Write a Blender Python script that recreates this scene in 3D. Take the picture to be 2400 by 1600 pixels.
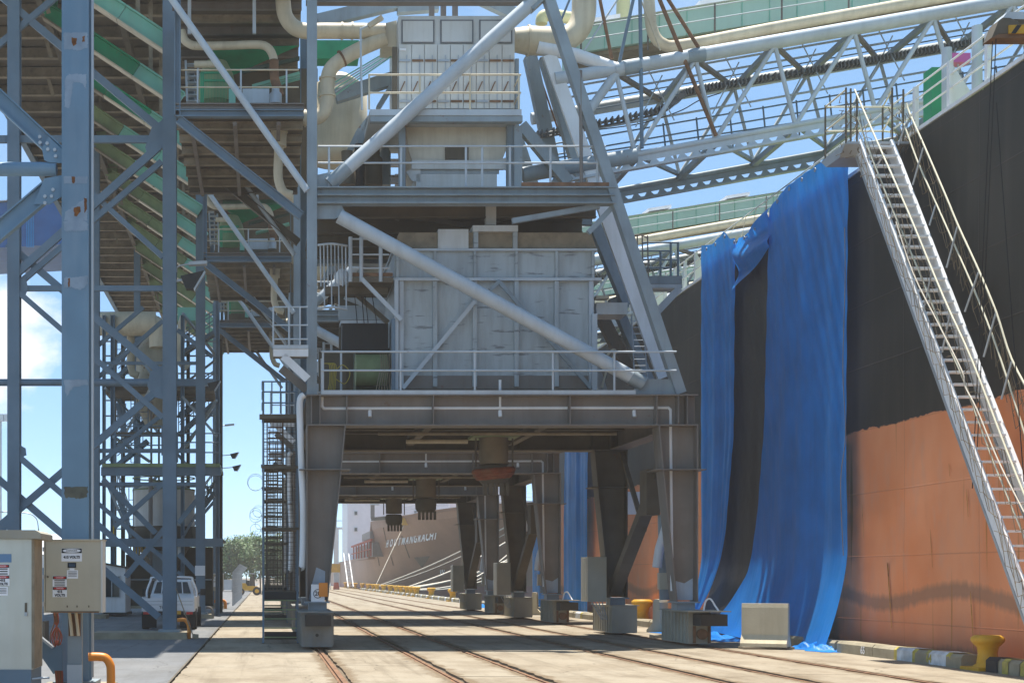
import bpy, math, random
from mathutils import Vector, Matrix
random.seed(7)
sc = bpy.context.scene
for o in list(bpy.data.objects): bpy.data.objects.remove(o)
COL = sc.collection
R = math.radians
# ------------------------------------------------------------------ camera, sky, sun, exposure
F, CX, CY, H = 3300.0, 620.0, 1352.0, 1.7     # focal length and vanishing point in pixels of a 2400 x 1600 frame; eye height in metres
cd = bpy.data.cameras.new('camera'); cam = bpy.data.objects.new('camera', cd); COL.objects.link(cam)
cam.location = (0, 0, H); cam.rotation_euler = (R(90), 0, 0)
cd.sensor_width = 36; cd.lens = 36*F/2400
cd.shift_x = (1200-CX)/2400; cd.shift_y = (CY-800)/2400
cd.clip_start = .1; cd.clip_end = 6000
sc.camera = cam
SUN_DIR = Vector((-.01, .19, .98)).normalized()      # towards the sun
sl = bpy.data.lights.new('sun', 'SUN'); sl.energy = 3.9; sl.angle = R(.53); sl.color = (1, .95, .87)
sun = bpy.data.objects.new('sun', sl); COL.objects.link(sun)
sun.rotation_euler = SUN_DIR.to_track_quat('Z', 'Y').to_euler(); sun.location = (0, 0, 60)
wd = bpy.data.worlds.new('World'); sc.world = wd; wd.use_nodes = True
nt = wd.node_tree; nt.nodes.clear()
def N(t, typ, **kw):
    n = t.nodes.new(typ)
    for k, v in kw.items(): setattr(n, k, v)
    return n
wo = N(nt, 'ShaderNodeOutputWorld'); bg = N(nt, 'ShaderNodeBackground'); sky = N(nt, 'ShaderNodeTexSky', sky_type='NISHITA')
sky.sun_disc = False; sky.sun_elevation = math.asin(SUN_DIR.z); sky.sun_rotation = math.atan2(SUN_DIR.x, SUN_DIR.y)
sky.air_density = .42; sky.dust_density = .08; sky.ozone_density = 1.6
bg.inputs['Strength'].default_value = .15
tc = N(nt, 'ShaderNodeTexCoord'); mp = N(nt, 'ShaderNodeMapping'); mp.inputs['Scale'].default_value = (1, 1, 1.7)
mp.inputs['Location'].default_value = (5.117, 2.919, 2.03)
no = N(nt, 'ShaderNodeTexNoise'); no.inputs['Scale'].default_value = 5.2; no.inputs['Detail'].default_value = 9; no.inputs['Roughness'].default_value = .56
rp = N(nt, 'ShaderNodeValToRGB'); rp.color_ramp.elements[0].position = .535; rp.color_ramp.elements[1].position = .62
no2 = N(nt, 'ShaderNodeTexNoise'); no2.inputs['Scale'].default_value = 14; no2.inputs['Detail'].default_value = 6
cr = N(nt, 'ShaderNodeValToRGB'); cr.color_ramp.elements[0].color = (2.75, 2.95, 3.2, 1); cr.color_ramp.elements[1].color = (3.9, 3.9, 3.9, 1)
mx = N(nt, 'ShaderNodeMixRGB')
LK = nt.links.new
LK(tc.outputs['Generated'], mp.inputs['Vector']); LK(mp.outputs[0], no.inputs['Vector']); LK(mp.outputs[0], no2.inputs['Vector'])
LK(no.outputs['Fac'], rp.inputs[0]); LK(no2.outputs['Fac'], cr.inputs[0])
sx = N(nt, 'ShaderNodeSeparateXYZ'); LK(tc.outputs['Generated'], sx.inputs[0])
em = N(nt, 'ShaderNodeMapRange'); em.interpolation_type = 'SMOOTHSTEP'; em.inputs['From Min'].default_value = .17; em.inputs['From Max'].default_value = .27; em.inputs['To Min'].default_value = 1; em.inputs['To Max'].default_value = .12
cm = N(nt, 'ShaderNodeMath', operation='MULTIPLY'); LK(sx.outputs['Z'], em.inputs['Value']); LK(em.outputs[0], cm.inputs[0]); LK(rp.outputs[0], cm.inputs[1]); LK(cm.outputs[0], mx.inputs['Fac']); wb = N(nt, 'ShaderNodeMixRGB', blend_type='MULTIPLY'); wb.inputs[0].default_value = 1; wb.inputs[2].default_value = (.99, 1.06, .97, 1); LK(sky.outputs[0], wb.inputs[1]); ev = N(nt, 'ShaderNodeMixRGB'); ev.inputs[0].default_value = .62; ev.inputs[2].default_value = (.86, 1.55, 2.5, 1); LK(wb.outputs[0], ev.inputs[1]); LK(ev.outputs[0], mx.inputs[1]); LK(cr.outputs[0], mx.inputs[2])
LK(mx.outputs[0], bg.inputs['Color']); LK(bg.outputs[0], wo.inputs['Surface'])
sc.view_settings.view_transform = 'Standard'; sc.view_settings.look = 'None'
sc.view_settings.exposure = 1.28; sc.view_settings.gamma = 1
sc.render.engine = 'CYCLES'
sc.cycles.max_bounces = 8; sc.cycles.diffuse_bounces = 4; sc.cycles.volume_bounces = 1

# ------------------------------------------------------------------ pixel helpers (crops of the photograph are mapped back to the frame)
def crop(x0, y0, s): return lambda x, y: (x0+x*s, y0+y*s)
S1 = 700/2033
A = crop(0, 0, S1); B = crop(0, 500, S1); C = crop(0, 1060, S1); D = crop(600, 0, S1); E = crop(600, 500, S1)
FF = crop(560, 960, 600/1470); G = crop(1100, 0, S1); HH = crop(1200, 450, 600/1882); II = crop(1050, 960, 650/1593)
J = crop(1700, 0, S1); K = crop(1700, 500, S1); L = crop(1700, 1060, S1)
M7 = crop(210, 720, 330/1362); M8 = crop(210, 1060, 330/1362); SG = crop(0, 1240, 300/1307); UT = crop(300, 1280, 340/2221)
FS = crop(770, 1160, 350/1960); GT = crop(1900, 180, 320/1792); GR = crop(2050, 480, 350/1307); TR = crop(2100, 0, 300/1470)
LP = crop(400, 0, 340/1777); ST = crop(600, 880, 230/1127); SB = crop(600, 1200, 230/1061); MC = crop(740, 560, 220/932); RA = crop(1200, 0, 300/1069)
BG = crop(1350, 1300, 370/2231); RP = crop(1380, 480, 340/1904)
def W(p, Y): return Vector(((p[0]-CX)*Y/F, Y, H+(CY-p[1])*Y/F))      # a point of the frame on the plane y = Y
def WX(p, X): return W(p, F*X/(p[0]-CX))                             # ... on the plane x = X
def m(px, Y): return px*Y/F                                          # pixels to metres at depth Y

# ------------------------------------------------------------------ materials
MATS = {}
def mat(name, col, rough=.6, metal=0, var=.12, scale=1.2, rust=0, rustcol=(.17, .065, .025), dirt=0, dirtcol=(.09, .075, .055), bump=0, bscale=12, streak=.12, scuff=0, emit=None, bz=1):
    if name in MATS: return MATS[name]
    mt = bpy.data.materials.new(name); mt.use_nodes = True; t = mt.node_tree; l = t.links.new
    b = t.nodes['Principled BSDF']; b.inputs['Roughness'].default_value = rough; b.inputs['Metallic'].default_value = metal
    b.inputs['Specular IOR Level'].default_value = .35
    tcn = N(t, 'ShaderNodeTexCoord'); geo = tcn.outputs['Object']
    n1 = N(t, 'ShaderNodeTexNoise'); n1.inputs['Scale'].default_value = scale; n1.inputs['Detail'].default_value = 5; l(geo, n1.inputs['Vector'])
    mr = N(t, 'ShaderNodeMapRange'); mr.inputs['From Min'].default_value = .3; mr.inputs['From Max'].default_value = .7
    mr.inputs['To Min'].default_value = 1-var; mr.inputs['To Max'].default_value = 1+var; l(n1.outputs['Fac'], mr.inputs['Value'])
    mu = N(t, 'ShaderNodeMixRGB', blend_type='MULTIPLY'); mu.inputs['Fac'].default_value = 1; mu.inputs[1].default_value = (*col, 1); l(mr.outputs[0], mu.inputs[2])
    out = mu.outputs[0]
    if dirt:
        mpn = N(t, 'ShaderNodeMapping'); mpn.inputs['Scale'].default_value = (2.2, 2.2, 2.2*streak); l(geo, mpn.inputs['Vector'])
        n2 = N(t, 'ShaderNodeTexNoise'); n2.inputs['Scale'].default_value = 1.6; n2.inputs['Detail'].default_value = 8; n2.inputs['Roughness'].default_value = .65; l(mpn.outputs[0], n2.inputs['Vector'])
        r2 = N(t, 'ShaderNodeMapRange'); r2.inputs['From Min'].default_value = .45; r2.inputs['From Max'].default_value = .75; r2.inputs['To Max'].default_value = dirt; l(n2.outputs['Fac'], r2.inputs['Value'])
        m2 = N(t, 'ShaderNodeMixRGB'); l(r2.outputs[0], m2.inputs['Fac']); l(out, m2.inputs[1]); m2.inputs[2].default_value = (*dirtcol, 1); out = m2.outputs[0]
    if scuff:
        mp2 = N(t, 'ShaderNodeMapping'); mp2.inputs['Scale'].default_value = (.9, .9, 5.5); l(geo, mp2.inputs['Vector'])
        n5 = N(t, 'ShaderNodeTexNoise'); n5.inputs['Scale'].default_value = 1.3; n5.inputs['Detail'].default_value = 7; n5.inputs['Roughness'].default_value = .6; l(mp2.outputs[0], n5.inputs['Vector'])
        r5 = N(t, 'ShaderNodeMapRange'); r5.inputs['From Min'].default_value = .59; r5.inputs['From Max'].default_value = .66; r5.inputs['To Max'].default_value = scuff; l(n5.outputs['Fac'], r5.inputs['Value'])
        m5 = N(t, 'ShaderNodeMixRGB'); l(r5.outputs[0], m5.inputs['Fac']); l(out, m5.inputs[1]); m5.inputs[2].default_value = (.085, .085, .085, 1); out = m5.outputs[0]
    if rust:
        n3 = N(t, 'ShaderNodeTexNoise'); n3.inputs['Scale'].default_value = 2.3; n3.inputs['Detail'].default_value = 10; n3.inputs['Roughness'].default_value = .72; l(geo, n3.inputs['Vector'])
        th = .72-.3*rust
        r3 = N(t, 'ShaderNodeMapRange'); r3.inputs['From Min'].default_value = th; r3.inputs['From Max'].default_value = th+.09; l(n3.outputs['Fac'], r3.inputs['Value'])
        m3 = N(t, 'ShaderNodeMixRGB'); l(r3.outputs[0], m3.inputs['Fac']); l(out, m3.inputs[1]); m3.inputs[2].default_value = (*rustcol, 1); out = m3.outputs[0]
    l(out, b.inputs['Base Color'])
    if bump:
        n4 = N(t, 'ShaderNodeTexNoise'); n4.inputs['Scale'].default_value = bscale; n4.inputs['Detail'].default_value = 6; mb4 = N(t, 'ShaderNodeMapping'); mb4.inputs['Scale'].default_value = (1, 1, bz); l(geo, mb4.inputs['Vector']); l(mb4.outputs[0], n4.inputs['Vector'])
        bn = N(t, 'ShaderNodeBump'); bn.inputs['Strength'].default_value = bump; bn.inputs['Distance'].default_value = .03; l(n4.outputs['Fac'], bn.inputs['Height']); l(bn.outputs[0], b.inputs['Normal'])
    if emit: b.inputs['Emission Color'].default_value = (*emit, 1); b.inputs['Emission Strength'].default_value = 2
    MATS[name] = mt; return mt
blue = mat('blue_paint', (.135, .23, .315), .5, var=.12, dirt=.35, dirtcol=(.26, .33, .40), rust=.18)
blue_d = mat('blue_paint_weathered', (.125, .185, .235), .55, var=.15, dirt=.4, dirtcol=(.17, .2, .23), rust=.2)
grey = mat('grey_paint', (.25, .30, .325), .5, var=.14, dirt=.4, dirtcol=(.14, .14, .125), rust=.28)
greyl = mat('light_grey_paint', (.455, .50, .525), .45, var=.1, dirt=.3, dirtcol=(.25, .25, .24), rust=.15)
white = mat('white_paint', (.72, .73, .73), .45, var=.07, dirt=.3, dirtcol=(.4, .37, .3), rust=.1)
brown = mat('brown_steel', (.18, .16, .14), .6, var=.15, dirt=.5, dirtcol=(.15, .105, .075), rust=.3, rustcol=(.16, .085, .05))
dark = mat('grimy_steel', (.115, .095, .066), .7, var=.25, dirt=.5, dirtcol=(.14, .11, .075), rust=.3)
tan = mat('tan_timber_steel', (.27, .22, .15), .75, var=.25, dirt=.6, dirtcol=(.10, .08, .055), streak=1)
cream = mat('cream_duct', (.60, .52, .37), .55, var=.14, dirt=.5, dirtcol=(.33, .26, .16), rust=.26)
palegrey = mat('bag_filter_panel', (.60, .61, .585), .5, var=.08, dirt=.4, dirtcol=(.34, .30, .22), rust=.12)
plate = mat('hopper_plate', (.375, .42, .43), .5, var=.09, scale=.7, dirt=.55, dirtcol=(.17, .165, .155), rust=.14, streak=.16, scuff=.65)
green = mat('dark_green_paint', (.018, .29, .13), .5, var=.25, dirt=.3, dirtcol=(.05, .10, .05), rust=.25)
mint = mat('mint_paint', (.20, .49, .37), .5, var=.12, dirt=.35, dirtcol=(.28, .38, .27), rust=.1)
olive = mat('faded_green_paint', (.22, .28, .13), .6, var=.2, dirt=.5, dirtcol=(.18, .17, .09), rust=.2)
rusty = mat('rusty_steel', (.20, .105, .055), .8, var=.35, scale=4, dirt=.5, dirtcol=(.10, .07, .05), streak=1)
yellow = mat('yellow_paint', (.62, .33, .02), .55, var=.2, dirt=.55, dirtcol=(.33, .18, .05), rust=.42, streak=.5, bump=.25, bscale=30)
orange = mat('orange_plastic', (.75, .25, .03), .4, var=.06, dirt=.2, dirtcol=(.5, .2, .06))
black = mat('black_steel', (.022, .022, .022), .6, var=.3)
rubber = mat('rubber', (.018, .018, .018), .85)
beige = mat('beige_cabinet', (.47, .42, .31), .42, var=.06, dirt=.25, dirtcol=(.36, .31, .22), scale=2.5)
galv = mat('galvanised', (.42, .44, .45), .4, metal=.4, var=.12, dirt=.25, dirtcol=(.25, .25, .24))
glass = mat('window_glass', (.02, .03, .035), .06)
chrome = mat('aluminium', (.76, .77, .77), .4, metal=.1, var=.06, dirt=.25, dirtcol=(.4, .4, .38))
hose = mat('ribbed_hose', (.22, .17, .11), .8, var=.2)
red = mat('red_canvas', (.36, .06, .03), .8, var=.3, dirt=.5, dirtcol=(.2, .1, .05))
rope = mat('mooring_rope', (.58, .52, .42), .9, var=.1)
signw = mat('sign_white', (.80, .80, .80), .5, var=.03)
signk = mat('sign_black', (.012, .012, .014), .5)
signr = mat('sign_red', (.52, .03, .03), .5)
signb = mat('sign_blue', (.12, .22, .36), .5)

# ------------------------------------------------------------------ mesh builder
class MB:
    def __init__(s): s.v = []; s.f = []; s.sm = []
    def add(s, vs, fs, smooth=False):
        o = len(s.v); s.v += [Vector(v) for v in vs]
        for q in fs: s.f.append([i+o for i in q]); s.sm.append(smooth)
        return s
    def box(s, lo, hi):
        x0, y0, z0 = lo; x1, y1, z1 = hi
        return s.add([(x0,y0,z0),(x1,y0,z0),(x1,y1,z0),(x0,y1,z0),(x0,y0,z1),(x1,y0,z1),(x1,y1,z1),(x0,y1,z1)],
                     [(3,2,1,0),(4,5,6,7),(0,1,5,4),(1,2,6,5),(2,3,7,6),(3,0,4,7)])
    def frame(s, a, b):
        d = (Vector(b)-Vector(a)).normalized(); yv = Vector((0, 1, 0))
        if abs(d.y) > .92: n = Vector((1, 0, 0))-d*d.x
        else: n = yv-d*d.y
        n.normalize(); return d, d.cross(n).normalized(), n
    def obb(s, a, b, u, v):      # box from a to b with half extents u and v
        a = Vector(a); b = Vector(b); q = [-u-v, u-v, u+v, -u+v]
        return s.add([a+k for k in q]+[b+k for k in q], [(3,2,1,0),(4,5,6,7),(0,1,5,4),(1,2,6,5),(2,3,7,6),(3,0,4,7)])
    def bar(s, a, b, w, dp=None):
        d, sd, n = s.frame(a, b); return s.obb(a, b, sd*w/2, n*(dp or w)/2)
    def ibar(s, a, b, w, dp, t=.03):   # I section with the web facing the camera
        d, sd, n = s.frame(a, b); a = Vector(a); b = Vector(b)
        for k in (-1, 1): s.obb(a+sd*k*(w/2-t/2), b+sd*k*(w/2-t/2), sd*t/2, n*dp/2)
        return s.obb(a, b, sd*(w/2-t), n*t/2)
    def tube(s, pts, r, seg=10, cap=True):
        pts = [Vector(p) for p in pts]; n = len(pts); rr = r if isinstance(r, (list, tuple)) else [r]*n
        vs = []; d0 = (pts[1]-pts[0]).normalized(); u = d0.orthogonal().normalized()
        for i, p in enumerate(pts):
            d = ((pts[min(i+1, n-1)]-pts[i]).normalized()+(pts[i]-pts[max(i-1, 0)]).normalized())
            d = d.normalized() if d.length > 1e-6 else d0
            u = (u-d*u.dot(d)).normalized(); w = d.cross(u)
            for k in range(seg): a = 2*math.pi*k/seg; vs.append(p+(u*math.cos(a)+w*math.sin(a))*rr[i])
        fs = [(i*seg+k, i*seg+(k+1) % seg, (i+1)*seg+(k+1) % seg, (i+1)*seg+k) for i in range(n-1) for k in range(seg)]
        s.add(vs, fs, True)
        if cap:
            s.add([vs[k] for k in range(seg)], [tuple(reversed(range(seg)))]); s.add([vs[(n-1)*seg+k] for k in range(seg)], [tuple(range(seg))])
        return s
    def prism(s, poly, ext):
        n = len(poly); poly = [Vector(p) for p in poly]; e = Vector(ext)
        return s.add(poly+[p+e for p in poly], [tuple(range(n)), tuple(range(2*n-1, n-1, -1))]+[(i, i+n, (i+1) % n+n, (i+1) % n) for i in range(n)])
    def lathe(s, c, prof, seg=20):    # prof: (radius, z)
        c = Vector(c); vs = []
        for r, z in prof:
            for k in range(seg): a = 2*math.pi*k/seg; vs.append(c+Vector((r*math.cos(a), r*math.sin(a), z)))
        n = len(prof)
        s.add(vs, [(i*seg+k, i*seg+(k+1) % seg, (i+1)*seg+(k+1) % seg, (i+1)*seg+k) for i in range(n-1) for k in range(seg)], True)
        s.add(vs[:seg], [tuple(reversed(range(seg)))]); return s.add(vs[-seg:], [tuple(range(seg))])
    def grid(s, fn, nu, nv, smooth=True, skip=None):
        vs = [fn(i/nu, j/nv) for j in range(nv+1) for i in range(nu+1)]
        fs = [(j*(nu+1)+i, j*(nu+1)+i+1, (j+1)*(nu+1)+i+1, (j+1)*(nu+1)+i) for j in range(nv) for i in range(nu) if not (skip and skip((i+.5)/nu, (j+.5)/nv))]
        return s.add(vs, fs, smooth)
    def build(s, name, mt, parent=None, org=None):
        org = ORG.get(parent.name, Vector()) if parent else (org or Vector())
        me = bpy.data.meshes.new(name); me.from_pydata([tuple(v-org) for v in s.v], [], s.f)
        me.polygons.foreach_set('use_smooth', s.sm); me.materials.append(mt); me.update()
        o = bpy.data.objects.new(name, me); COL.objects.link(o)
        if parent: o.parent = parent
        else: o.location = org
        ORG[o.name] = org; return o
ORG = {}
def thing(name, label, cat, loc, group=None):
    o = bpy.data.objects.new(name, None); COL.objects.link(o); o.location = loc; o.empty_display_size = .2
    o['label'] = label; o['category'] = cat
    if group: o['group'] = group
    ORG[o.name] = Vector(loc); return o
def tag(o, label, cat, group=None):
    o['label'] = label; o['category'] = cat
    if group: o['group'] = group
    return o
def struct(o, kind='structure'): o['kind'] = kind; return o
def bar(p, name, a, b, w, dp, mt): return MB().bar(a, b, w, dp).build(name, mt, p)
def ib(p, name, a, b, w, dp, mt, t=.03): return MB().ibar(a, b, w, dp, t).build(name, mt, p)
def tub(p, name, pts, r, mt, seg=12): return MB().tube(pts, r, seg).build(name, mt, p)
def bx(p, name, lo, hi, mt): return MB().box(lo, hi).build(name, mt, p)
def curve(pts, k=6):               # Catmull-Rom through points
    pts = [Vector(q) for q in pts]; out = []
    for i in range(len(pts)-1):
        p0 = pts[max(i-1, 0)]; p1 = pts[i]; p2 = pts[i+1]; p3 = pts[min(i+2, len(pts)-1)]
        for j in range(k):
            t = j/k; out.append(.5*((2*p1)+(p2-p0)*t+(2*p0-5*p1+4*p2-p3)*t*t+(3*p1-p0-3*p2+p3)*t**3))
    return out+[pts[-1]]
def text(p, name, s, c, size, mt, rot=(math.pi/2, 0, 0), ex=.002, bold=0):
    cu = bpy.data.curves.new(name, 'FONT'); cu.body = s; cu.size = size; cu.align_x = 'CENTER'; cu.align_y = 'CENTER'; cu.extrude = ex; cu.offset = bold; cu.resolution_u = 3
    t = bpy.data.objects.new(name, cu); COL.objects.link(t)
    me = bpy.data.meshes.new_from_object(t.evaluated_get(bpy.context.evaluated_depsgraph_get())); bpy.data.objects.remove(t)
    me.materials.clear(); me.materials.append(mt); o = bpy.data.objects.new(name, me); COL.objects.link(o)
    o.location = Vector(c)-(ORG.get(p.name, Vector()) if p else Vector()); o.rotation_euler = rot; o.parent = p; return o
def railing(p, name, pts, hs, r, mt, step=1.2, posts=True):
    mb = MB(); pts = [Vector(q) for q in pts]; up = Vector((0, 0, 1))
    for h in hs: mb.tube([q+up*h for q in pts], r, 6)
    if posts:
        for a, b in zip(pts, pts[1:]):
            n = max(1, round((b-a).length/step))
            for i in range(n+1): q = a.lerp(b, i/n); mb.tube([q, q+up*max(hs)], r*1.1, 6)
    return mb.build(name, mt, p)
def copy_tree(o, parent=None):
    c = o.copy(); COL.objects.link(c); c.parent = parent
    for ch in list(o.children): copy_tree(ch, c)
    return c
# ================================================================== ground, quay, water
def ground_mat(name, base, stain, pale, amp=1.0, rails=()):
    mt = bpy.data.materials.new(name); mt.use_nodes = True; t = mt.node_tree; l = t.links.new; b = t.nodes['Principled BSDF']; b.inputs['Roughness'].default_value = .9; b.inputs['Specular IOR Level'].default_value = .2
    g = N(t, 'ShaderNodeNewGeometry').outputs['Position']
    def nz(sc_, det, mp_, lo, hi, k, rough=.6):
        q = N(t, 'ShaderNodeMapping'); q.inputs['Scale'].default_value = mp_; l(g, q.inputs[0]); n = N(t, 'ShaderNodeTexNoise'); n.inputs['Scale'].default_value = sc_; n.inputs['Detail'].default_value = det; n.inputs['Roughness'].default_value = rough; l(q.outputs[0], n.inputs['Vector'])
        r = N(t, 'ShaderNodeMapRange'); r.inputs['From Min'].default_value = lo; r.inputs['From Max'].default_value = hi; r.inputs['To Max'].default_value = k*amp; l(n.outputs['Fac'], r.inputs['Value']); return r.outputs[0]
    def mix(f, a, c):
        n = N(t, 'ShaderNodeMixRGB'); l(f, n.inputs[0])
        if isinstance(a, tuple): n.inputs[1].default_value = (*a, 1)
        else: l(a, n.inputs[1])
        n.inputs[2].default_value = (*c, 1); return n.outputs[0]
    c = mix(nz(.35, 6, (1, 1, 1), .4, .65, .55), base, pale)
    c = mix(nz(.8, 9, (1, .5, 1), .45, .72, .75, .7), c, stain)
    c = mix(nz(1.2, 8, (2.2, .07, 1), .52, .72, .5, .65), c, tuple(.75*k for k in stain))      # tyre and drag marks along the quay
    c = mix(nz(9, 6, (1, 1, 1), .56, .70, .35, .7), c, tuple(.6*k for k in stain))
    c = mix(nz(2.3, 4, (1, 1, 1), .70, .74, .7, .5), c, (.09, .075, .055))                  # oil spots
    if rails:      # grit and rust washed out of the rail grooves
        sp = N(t, 'ShaderNodeSeparateXYZ'); l(g, sp.inputs[0]); best = None
        for rx in rails:
            a_ = N(t, 'ShaderNodeMath', operation='SUBTRACT'); l(sp.outputs['X'], a_.inputs[0]); a_.inputs[1].default_value = rx
            b_ = N(t, 'ShaderNodeMath', operation='ABSOLUTE'); l(a_.outputs[0], b_.inputs[0])
            if best is None: best = b_.outputs[0]
            else: mn = N(t, 'ShaderNodeMath', operation='MINIMUM'); l(best, mn.inputs[0]); l(b_.outputs[0], mn.inputs[1]); best = mn.outputs[0]
        ng = nz(3.0, 7, (1, .45, 1), .25, .75, .30, .7); sb_ = N(t, 'ShaderNodeMath', operation='SUBTRACT'); l(best, sb_.inputs[0]); l(ng, sb_.inputs[1])
        rr_ = N(t, 'ShaderNodeMapRange'); rr_.inputs['From Min'].default_value = .10; rr_.inputs['From Max'].default_value = -.02; rr_.inputs['To Max'].default_value = .85; l(sb_.outputs[0], rr_.inputs['Value']); c = mix(rr_.outputs[0], c, (.155, .11, .065))
    v = N(t, 'ShaderNodeTexVoronoi', feature='DISTANCE_TO_EDGE'); v.inputs['Scale'].default_value = .32
    ns = N(t, 'ShaderNodeTexNoise'); ns.inputs['Scale'].default_value = 1.5; ns.inputs['Detail'].default_value = 5; l(g, ns.inputs['Vector']); ad = N(t, 'ShaderNodeMixRGB', blend_type='ADD'); ad.inputs[0].default_value = .5; l(g, ad.inputs[1]); l(ns.outputs['Color'], ad.inputs[2]); l(ad.outputs[0], v.inputs['Vector'])
    r = N(t, 'ShaderNodeMapRange'); r.inputs['From Min'].default_value = .006; r.inputs['From Max'].default_value = .001; r.inputs['To Max'].default_value = .55; l(v.outputs['Distance'], r.inputs['Value']); c = mix(r.outputs[0], c, tuple(.5*k for k in stain))
    l(c, b.inputs['Base Color'])
    nb_ = N(t, 'ShaderNodeTexNoise'); nb_.inputs['Scale'].default_value = 22; nb_.inputs['Detail'].default_value = 8; l(g, nb_.inputs['Vector']); bp_ = N(t, 'ShaderNodeBump'); bp_.inputs['Strength'].default_value = .35; bp_.inputs['Distance'].default_value = .03; l(nb_.outputs['Fac'], bp_.inputs['Height']); l(bp_.outputs[0], b.inputs['Normal'])
    return mt
conc = ground_mat('quay_concrete', (.28, .236, .172), (.165, .13, .088), (.315, .275, .21), 1.3, (1.3, 3.2, 4.62, 7.5, 8.92, 10.75))
conc2 = mat('old_concrete', (.30, .26, .18), .9, var=.2, scale=2, dirt=.5, dirtcol=(.15, .125, .08), streak=.6, bump=.3, bscale=30)
asph = ground_mat('asphalt', (.165, .168, .17), (.11, .108, .102), (.205, .2, .19))
soil = mat('ground_soil', (.16, .13, .09), .95, var=.2, scale=.05)
fill = mat('joint_fill', (.135, .105, .07), .95, var=.4, scale=6)
# the ground sheet stops at the quay edge; water lies beyond it
struct(MB().add([(-900, -60, -.06), (13.5, -60, -.06), (13.5, 420, -.06), (-900, 420, -.06)], [(0, 1, 2, 3)]).build('ground', soil))
struct(MB().add([(-900, 420, -.06), (900, 420, -.06), (900, 3000, -.06), (-900, 3000, -.06)], [(0, 1, 2, 3)]).build('far_ground', soil))
wat = mat('harbour_water', (.03, .05, .05), .12, var=.1, bump=.3, bscale=1.5)
struct(MB().add([(13.5, -60, -2.4), (900, -60, -2.4), (900, 420, -2.4), (13.5, 420, -2.4)], [(0, 1, 2, 3)]).build('water', wat))
struct(MB().box((13.3, -60, -6), (13.5, 420, -.07)).build('quay_wall', conc2))
aph = struct(MB().add([(-70, -40, 0), (-1.56, -40, 0), (-1.56, 400, 0), (-70, 400, 0)], [(0, 1, 2, 3)]).build('asphalt_yard', asph))
apron = struct(MB().add([(-1.55, -40, -.045), (13.45, -40, -.045), (13.45, 400, -.045), (-1.55, 400, -.045)], [(0, 1, 2, 3)]).build('concrete_apron', fill))
RX = [1.3, 3.2, 4.62, 7.5, 8.92, 10.75]
strips = [-1.52]+RX+[13.44]
rs = random.Random(3)
for i in range(len(strips)-1):
    x0 = strips[i]+(.085 if i else 0); x1 = strips[i+1]-(.085 if i < len(strips)-2 else 0)
    y = -20-rs.random()*5
    while y < 200:
        ln = 11.5+rs.random()*1.5; dz = rs.uniform(-.003, .003)
        a, b, yy0, yy1 = x0+rs.uniform(0, .02), x1-rs.uniform(0, .02), y+.012, y+ln-.012
        # slab with slightly chipped long edges
        n = 30; lo = [(a+abs(rs.gauss(0, .03)), yy0+(yy1-yy0)*k/n) for k in range(n+1)]; hi = [(b-abs(rs.gauss(0, .03)), yy0+(yy1-yy0)*k/n) for k in range(n+1)]
        mb = MB(); zt = dz
        vs = [(x, q, zt) for x, q in lo]+[(x, q, zt) for x, q in hi]; m_ = n+1
        mb.add(vs, [(k, k+m_, k+m_+1, k+1) for k in range(n)])
        mb.add([(x, q, zt) for x, q in lo]+[(x, q, -.05) for x, q in lo], [(k, k+1, k+1+m_, k+m_) for k in range(n)])
        mb.add([(x, q, zt) for x, q in hi]+[(x, q, -.05) for x, q in hi], [(k, k+m_, k+1+m_, k+1) for k in range(n)])
        mb.add([(lo[0][0], yy0, -.05), (hi[0][0], yy0, -.05), (hi[0][0], yy0, zt), (lo[0][0], yy0, zt)], [(0, 1, 2, 3)])
        mb.build('slab', conc, apron); y += ln
mb = MB().box((-1.55, -40, -.05), (13.44, 400, -.05+.001))
struct(MB().add([(-1.52, 200, 0), (13.44, 200, 0), (13.44, 400, 0), (-1.52, 400, 0)], [(0, 1, 2, 3)]).build('concrete_apron', conc))
for x in RX:
    w = .036 if x in (1.3, 10.75) else .03
    r_ = MB().box((x-w, -40, -.05), (x+w, 200, .004 if x in (1.3, 10.75) else -.012)); r_.box((x-.08, -40, -.05), (x+.08, 200, -.033))
    struct(r_.build('rail', rusty))
# concrete edge strip with steel angle between asphalt and apron
struct(MB().box((-1.56, -40, -.04), (-1.525, 200, .012)).build('edge_strip', dark))
# quay kerb: separate cast blocks with painted bands
kerb = struct(MB().add([(13.0, -30, .001), (13.42, -30, .001), (13.42, 260, .001), (13.0, 260, .001)], [(0, 1, 2, 3)]).build('quay_kerb', fill))
kblock = MB().prism([(13.0, 0, 0), (13.42, 0, 0), (13.42, 0, .25), (13.06, 0, .26), (13.005, 0, .2)], (0, 1.86, 0))
kme = None; whitep = mat('worn_white_paint', (.55, .57, .58), .7, var=.2, scale=6, dirt=.6, dirtcol=(.3, .27, .2), streak=1); yelp = mat('worn_yellow_paint', (.45, .36, .06), .7, var=.3, scale=8, dirt=.7, dirtcol=(.28, .24, .14), streak=1)
def kpaint(y0, y1, mt, lift):
    f = [(13.0, .004), (13.005, .2), (13.06, .26), (13.42, .25)]; f = [(x-lift if z < .25 else x, z+(lift if z > .15 else 0)) for x, z in f]
    vs = [(x, y0, z) for x, z in f]+[(x, y1, z) for x, z in f]
    return MB().add(vs, [(i, i+1, i+5, i+4) for i in range(3)]).build('painted_band', mt, kerb)
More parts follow.
